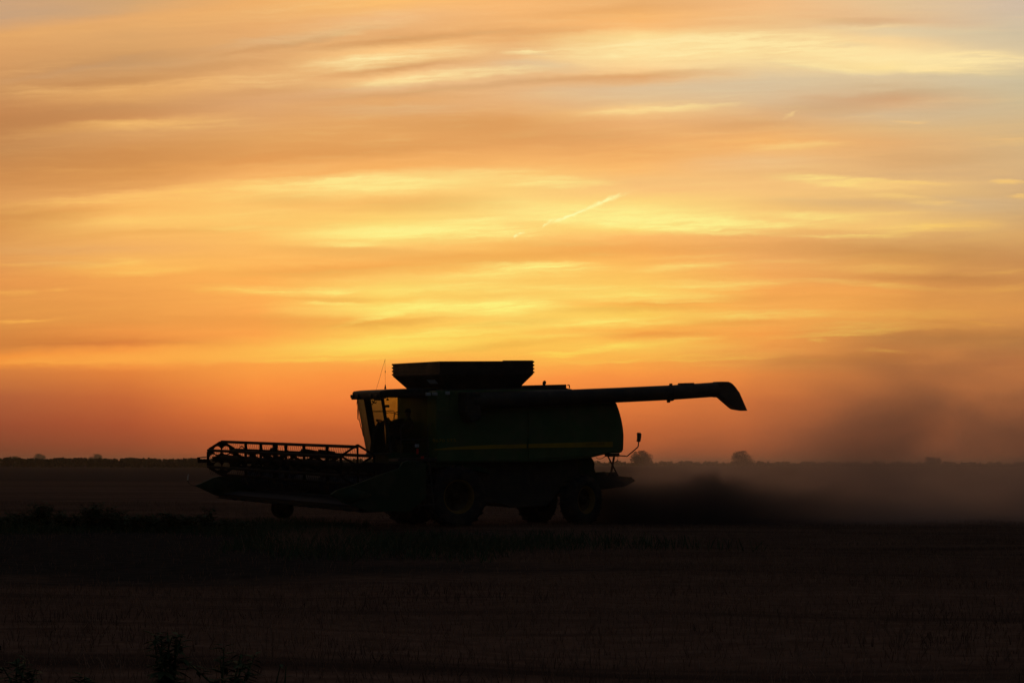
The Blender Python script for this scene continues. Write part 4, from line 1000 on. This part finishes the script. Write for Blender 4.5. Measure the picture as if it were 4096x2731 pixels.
for i, (px, pt, pb_, lb) in enumerate(spots):
    g_ = at_ground(px, pb_); d = g_.y
    h = CAM_H + (at_depth(px, pt, d).z - CAM_H)
    weed((g_.x, g_.y, float(gz(np.array(g_.x), np.array(g_.y)))), h, .75 if i not in (1, 3, 8) else .38, 17 if i not in (8,) else 6, lb, GRP, 50 + i, leaf=.085, nl=34)
GRP = 'weeds in the stubble close to the camera'
for i, (px, pt, d, sp_, ns, lb) in enumerate([(680,2515,15.5,.16,8,'tall leafy weed in the stubble at the bottom of the photo'),(900,2580,15.5,.3,6,'loose branching weed right of the tall leafy weed'),(1125,2650,15.2,.08,2,'thin bare stalk right of the two leafy weeds'),
                                         (45,2620,15.5,.25,6,'low weed in the bottom left corner'),(330,2690,15.2,.3,6,'flat weed between the corner weed and the tall leafy weed')]):
    p = at_depth(px, pt, d)
    weed((p.x, d, float(gz(np.array(p.x), np.array(d)))), p.z, sp_, ns, lb, GRP, 90 + i, leaf=.055, nl=38 if ns > 2 else 6)

# ------------------------------------------------------------------ trees and hedges on the horizon
def tree(px, d, h, w, label, seed, group):
    rs = np.random.default_rng(seed); x = (px - 2048) / F * d
    root = empty('tree', (x, d, 0)); tag(root, label, 'tree', group)
    tk = MB(); tk.tube([(0, 0, -.2), (.05 * w * .2, 0, h * .25), (0, 0, h * .6)], .2, 8, True, [h * .035, h * .026, h * .012])
    cent = []
    nb = 11
    for k in range(nb):
        a = 2 * math.pi * k / nb + rs.uniform(-.3, .3); rr = w * .5 * rs.uniform(.45, .72); zz = h * rs.uniform(.14, .78)
        rr *= math.sqrt(max(.15, 1 - ((zz / h - .45) / .5) ** 2))
        c = (rr * math.cos(a), rr * math.sin(a), zz); cent.append(c)
        tk.tube([(0, 0, h * rs.uniform(.2, .4)), (c[0] * .6, c[1] * .6, zz * .85), c], .1, 5, True, [h * .014, h * .008, h * .003])
    cent += [(0, 0, h * .82), (0, 0, h * .5), (-w * .2, 0, h * .2), (w * .2, 0, h * .2)]
    tk.build('trunk', M['bark'], root)
    cent = np.array(cent)
    v = leaf_quads(rs, cent, w * .20, 3400, w * .024, .85)
    v[:, 2] = np.minimum(v[:, 2], h)
    o = np_mesh('crown', v, np.arange(len(v)).reshape(-1, 4), M['crown']); o.parent = root
TG = 'lone trees on the horizon'
tree(2566, 1600, 11.8, 19.5, 'round tree on the horizon just right of the rear lamp arm', 11, TG)
tree(2972, 1600, 11.9, 17.5, 'round tree half lost in the dust, right of the auger spout', 12, TG)
tree(3730, 1600, 7.6, 14.0, 'low tree on the dusty horizon at the far right', 13, TG)
tree(162, 3000, 13.6, 20., 'pale hazy tree rising over the hedge near the left edge', 14, TG)
tree(388, 3000, 13.4, 23., 'pale hazy tree over the hedge, with a flat top, second from the left', 15, TG)
tree(60, 3100, 10.0, 23.0, 'faint low tree over the hedge at the left edge', 16, TG)
tree(525, 3100, 9.2, 20.0, 'faint low tree over the hedge left of the reel', 17, TG)
def hedge(name, x0, x1, d, hmin, hmax, n_, seed, label, sz=.26, rad=.55):
    rs = np.random.default_rng(seed); xs_ = np.linspace(x0, x1, n_)
    hh = hmin + (hmax - hmin) * np.clip(.5 + .38 * np.sin(xs_ * .31 + seed) + .3 * np.sin(xs_ * .83 + 1.3) + .25 * rs.normal(0, 1, n_), 0, 1)
    cs = []
    for x_, h_ in zip(xs_, hh):
        for q in range(3): cs.append((x_ + rs.normal(0, .3), d + rs.normal(0, .8), h_ * (.25 + .27 * q)))
    cs = np.array(cs)
    v = leaf_quads(rs, cs, rad, n_ * 150, sz, .8)
    o = np_mesh(name, v, np.arange(len(v)).reshape(-1, 4), M['crown']); tag(o, label, 'treeline', kind='stuff')
hedge('treeline', -260, 10, 700, 2.75, 3.3, 400, 3, 'dark ragged scrub along the horizon left of the header', .4, .75)
hedge('treeline', 60, 680, 1800, 2.2, 4.6, 420, 5, 'ragged scrub on the horizon behind the dust', .45, 1.0)

# ------------------------------------------------------------------ dust trail
def box_obj(name, x0, x1, y0, y1, z0, z1, mt):
    return MB().box(x0, x1, y0, y1, z0, z1).build(name, mt)
dm_ = bpy.data.materials.new('dust_air'); dm_.use_nodes = True; t = dm_.node_tree; t.nodes.clear(); n = NT(t)
o_ = t.nodes.new('ShaderNodeOutputMaterial'); pv = t.nodes.new('ShaderNodeVolumePrincipled'); t.links.new(pv.outputs[0], o_.inputs['Volume'])
ge = t.nodes.new('ShaderNodeNewGeometry'); P_ = ge.outputs['Position']; x_, y_, z_ = n.sep(P_)
ca, sa = math.cos(YAW), math.sin(YAW)
xr_, yr_ = n.math('SUBTRACT', x_, 2.6), n.math('SUBTRACT', y_, 63.5)
along = n.math('ADD', n.math('MULTIPLY', xr_, ca), n.math('MULTIPLY', yr_, sa))
across = n.math('SUBTRACT', n.math('MULTIPLY', yr_, ca), n.math('MULTIPLY', xr_, sa))
pn_ = n.comb(n.math('MULTIPLY', along, .42), n.math('MULTIPLY', across, .12), n.math('MULTIPLY', z_, .42))
nz = n.noise(pn_, 1.0, 6.0, .60, .9)
nzb = n.noise(n.comb(n.math('MULTIPLY_ADD', z_, -.06, n.math('MULTIPLY', along, .15)), n.math('MULTIPLY', across, .04), n.math('MULTIPLY', z_, .07)), 1.0, 3.0, .55, .8)
puff = n.mapr(nz, .40, .64, .08, 2.6)
big = n.mapr(nzb, .38, .62, .45, 1.7)
wid = n.mapr(along, 0.0, 20.0, 2.2, 6.0)
lat = n.math('DIVIDE', across, wid)
lat = n.math('EXPONENT', n.math('MULTIPLY', n.math('MULTIPLY', lat, lat), -1.0))
start = n.mapr(along, -.6, .5, 0.0, 1.0, True)
top = n.math('MULTIPLY_ADD', n.math('SUBTRACT', nz, 0.5), n.mapr(along, 0.0, 6.0, 1.4, 4.2), n.mapr(along, .5, 9.0, 1.15, .5))
dA = n.mapr(n.math('SUBTRACT', z_, top), -.5, .35, 1.0, 0.0, True)
dA = n.math('MULTIPLY', dA, n.mapr(along, 2.0, 8.5, 1.6, .0, True))
hB = n.mapr(along, 0.5, 12.0, 1.5, 2.7)
dB = n.math('MULTIPLY', n.math('EXPONENT', n.math('MULTIPLY', n.math('DIVIDE', z_, hB), -1.0)), n.mapr(along, 0.0, 9.0, .08, .165, True))
dB = n.math('MULTIPLY', n.math('MULTIPLY', dB, puff), big)
dC = n.math('MULTIPLY', n.math('EXPONENT', n.math('MULTIPLY', z_, -.8)), n.mapr(along, 1.0, 8.0, .06, .28, True))
dC = n.math('MULTIPLY', dC, n.math('ADD', .5, n.math('MULTIPLY', puff, .5)))
dB = n.math('ADD', dB, dC)
fade = n.math('MULTIPLY', n.math('MULTIPLY', start, lat), n.mapr(z_, 9.0, 13.0, 1.0, 0.0, True))
dens = n.math('MULTIPLY', n.math('ADD', dA, dB), fade)
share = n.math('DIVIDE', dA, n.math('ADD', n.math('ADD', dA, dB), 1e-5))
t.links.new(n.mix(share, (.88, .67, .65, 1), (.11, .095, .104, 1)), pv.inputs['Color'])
t.links.new(dens, pv.inputs['Density'])
pv.inputs['Anisotropy'].default_value = 0.55
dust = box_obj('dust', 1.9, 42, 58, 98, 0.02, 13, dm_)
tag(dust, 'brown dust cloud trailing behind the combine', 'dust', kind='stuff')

# ------------------------------------------------------------------ evening haze over the whole plain
hm_ = bpy.data.materials.new('haze_air'); hm_.use_nodes = True; t = hm_.node_tree; t.nodes.clear()
o_ = t.nodes.new('ShaderNodeOutputMaterial'); pv = t.nodes.new('ShaderNodeVolumePrincipled'); t.links.new(pv.outputs[0], o_.inputs['Volume'])
pv.inputs['Color'].default_value = (.85, .72, .62, 1); pv.inputs['Density'].default_value = 0.00012; pv.inputs['Anisotropy'].default_value = 0.6
haze = box_obj('haze', -6100, 6100, -420, 9100, -1.2, 16.5, hm_)
tag(haze, 'thin evening haze over the plain', 'haze', kind='stuff')
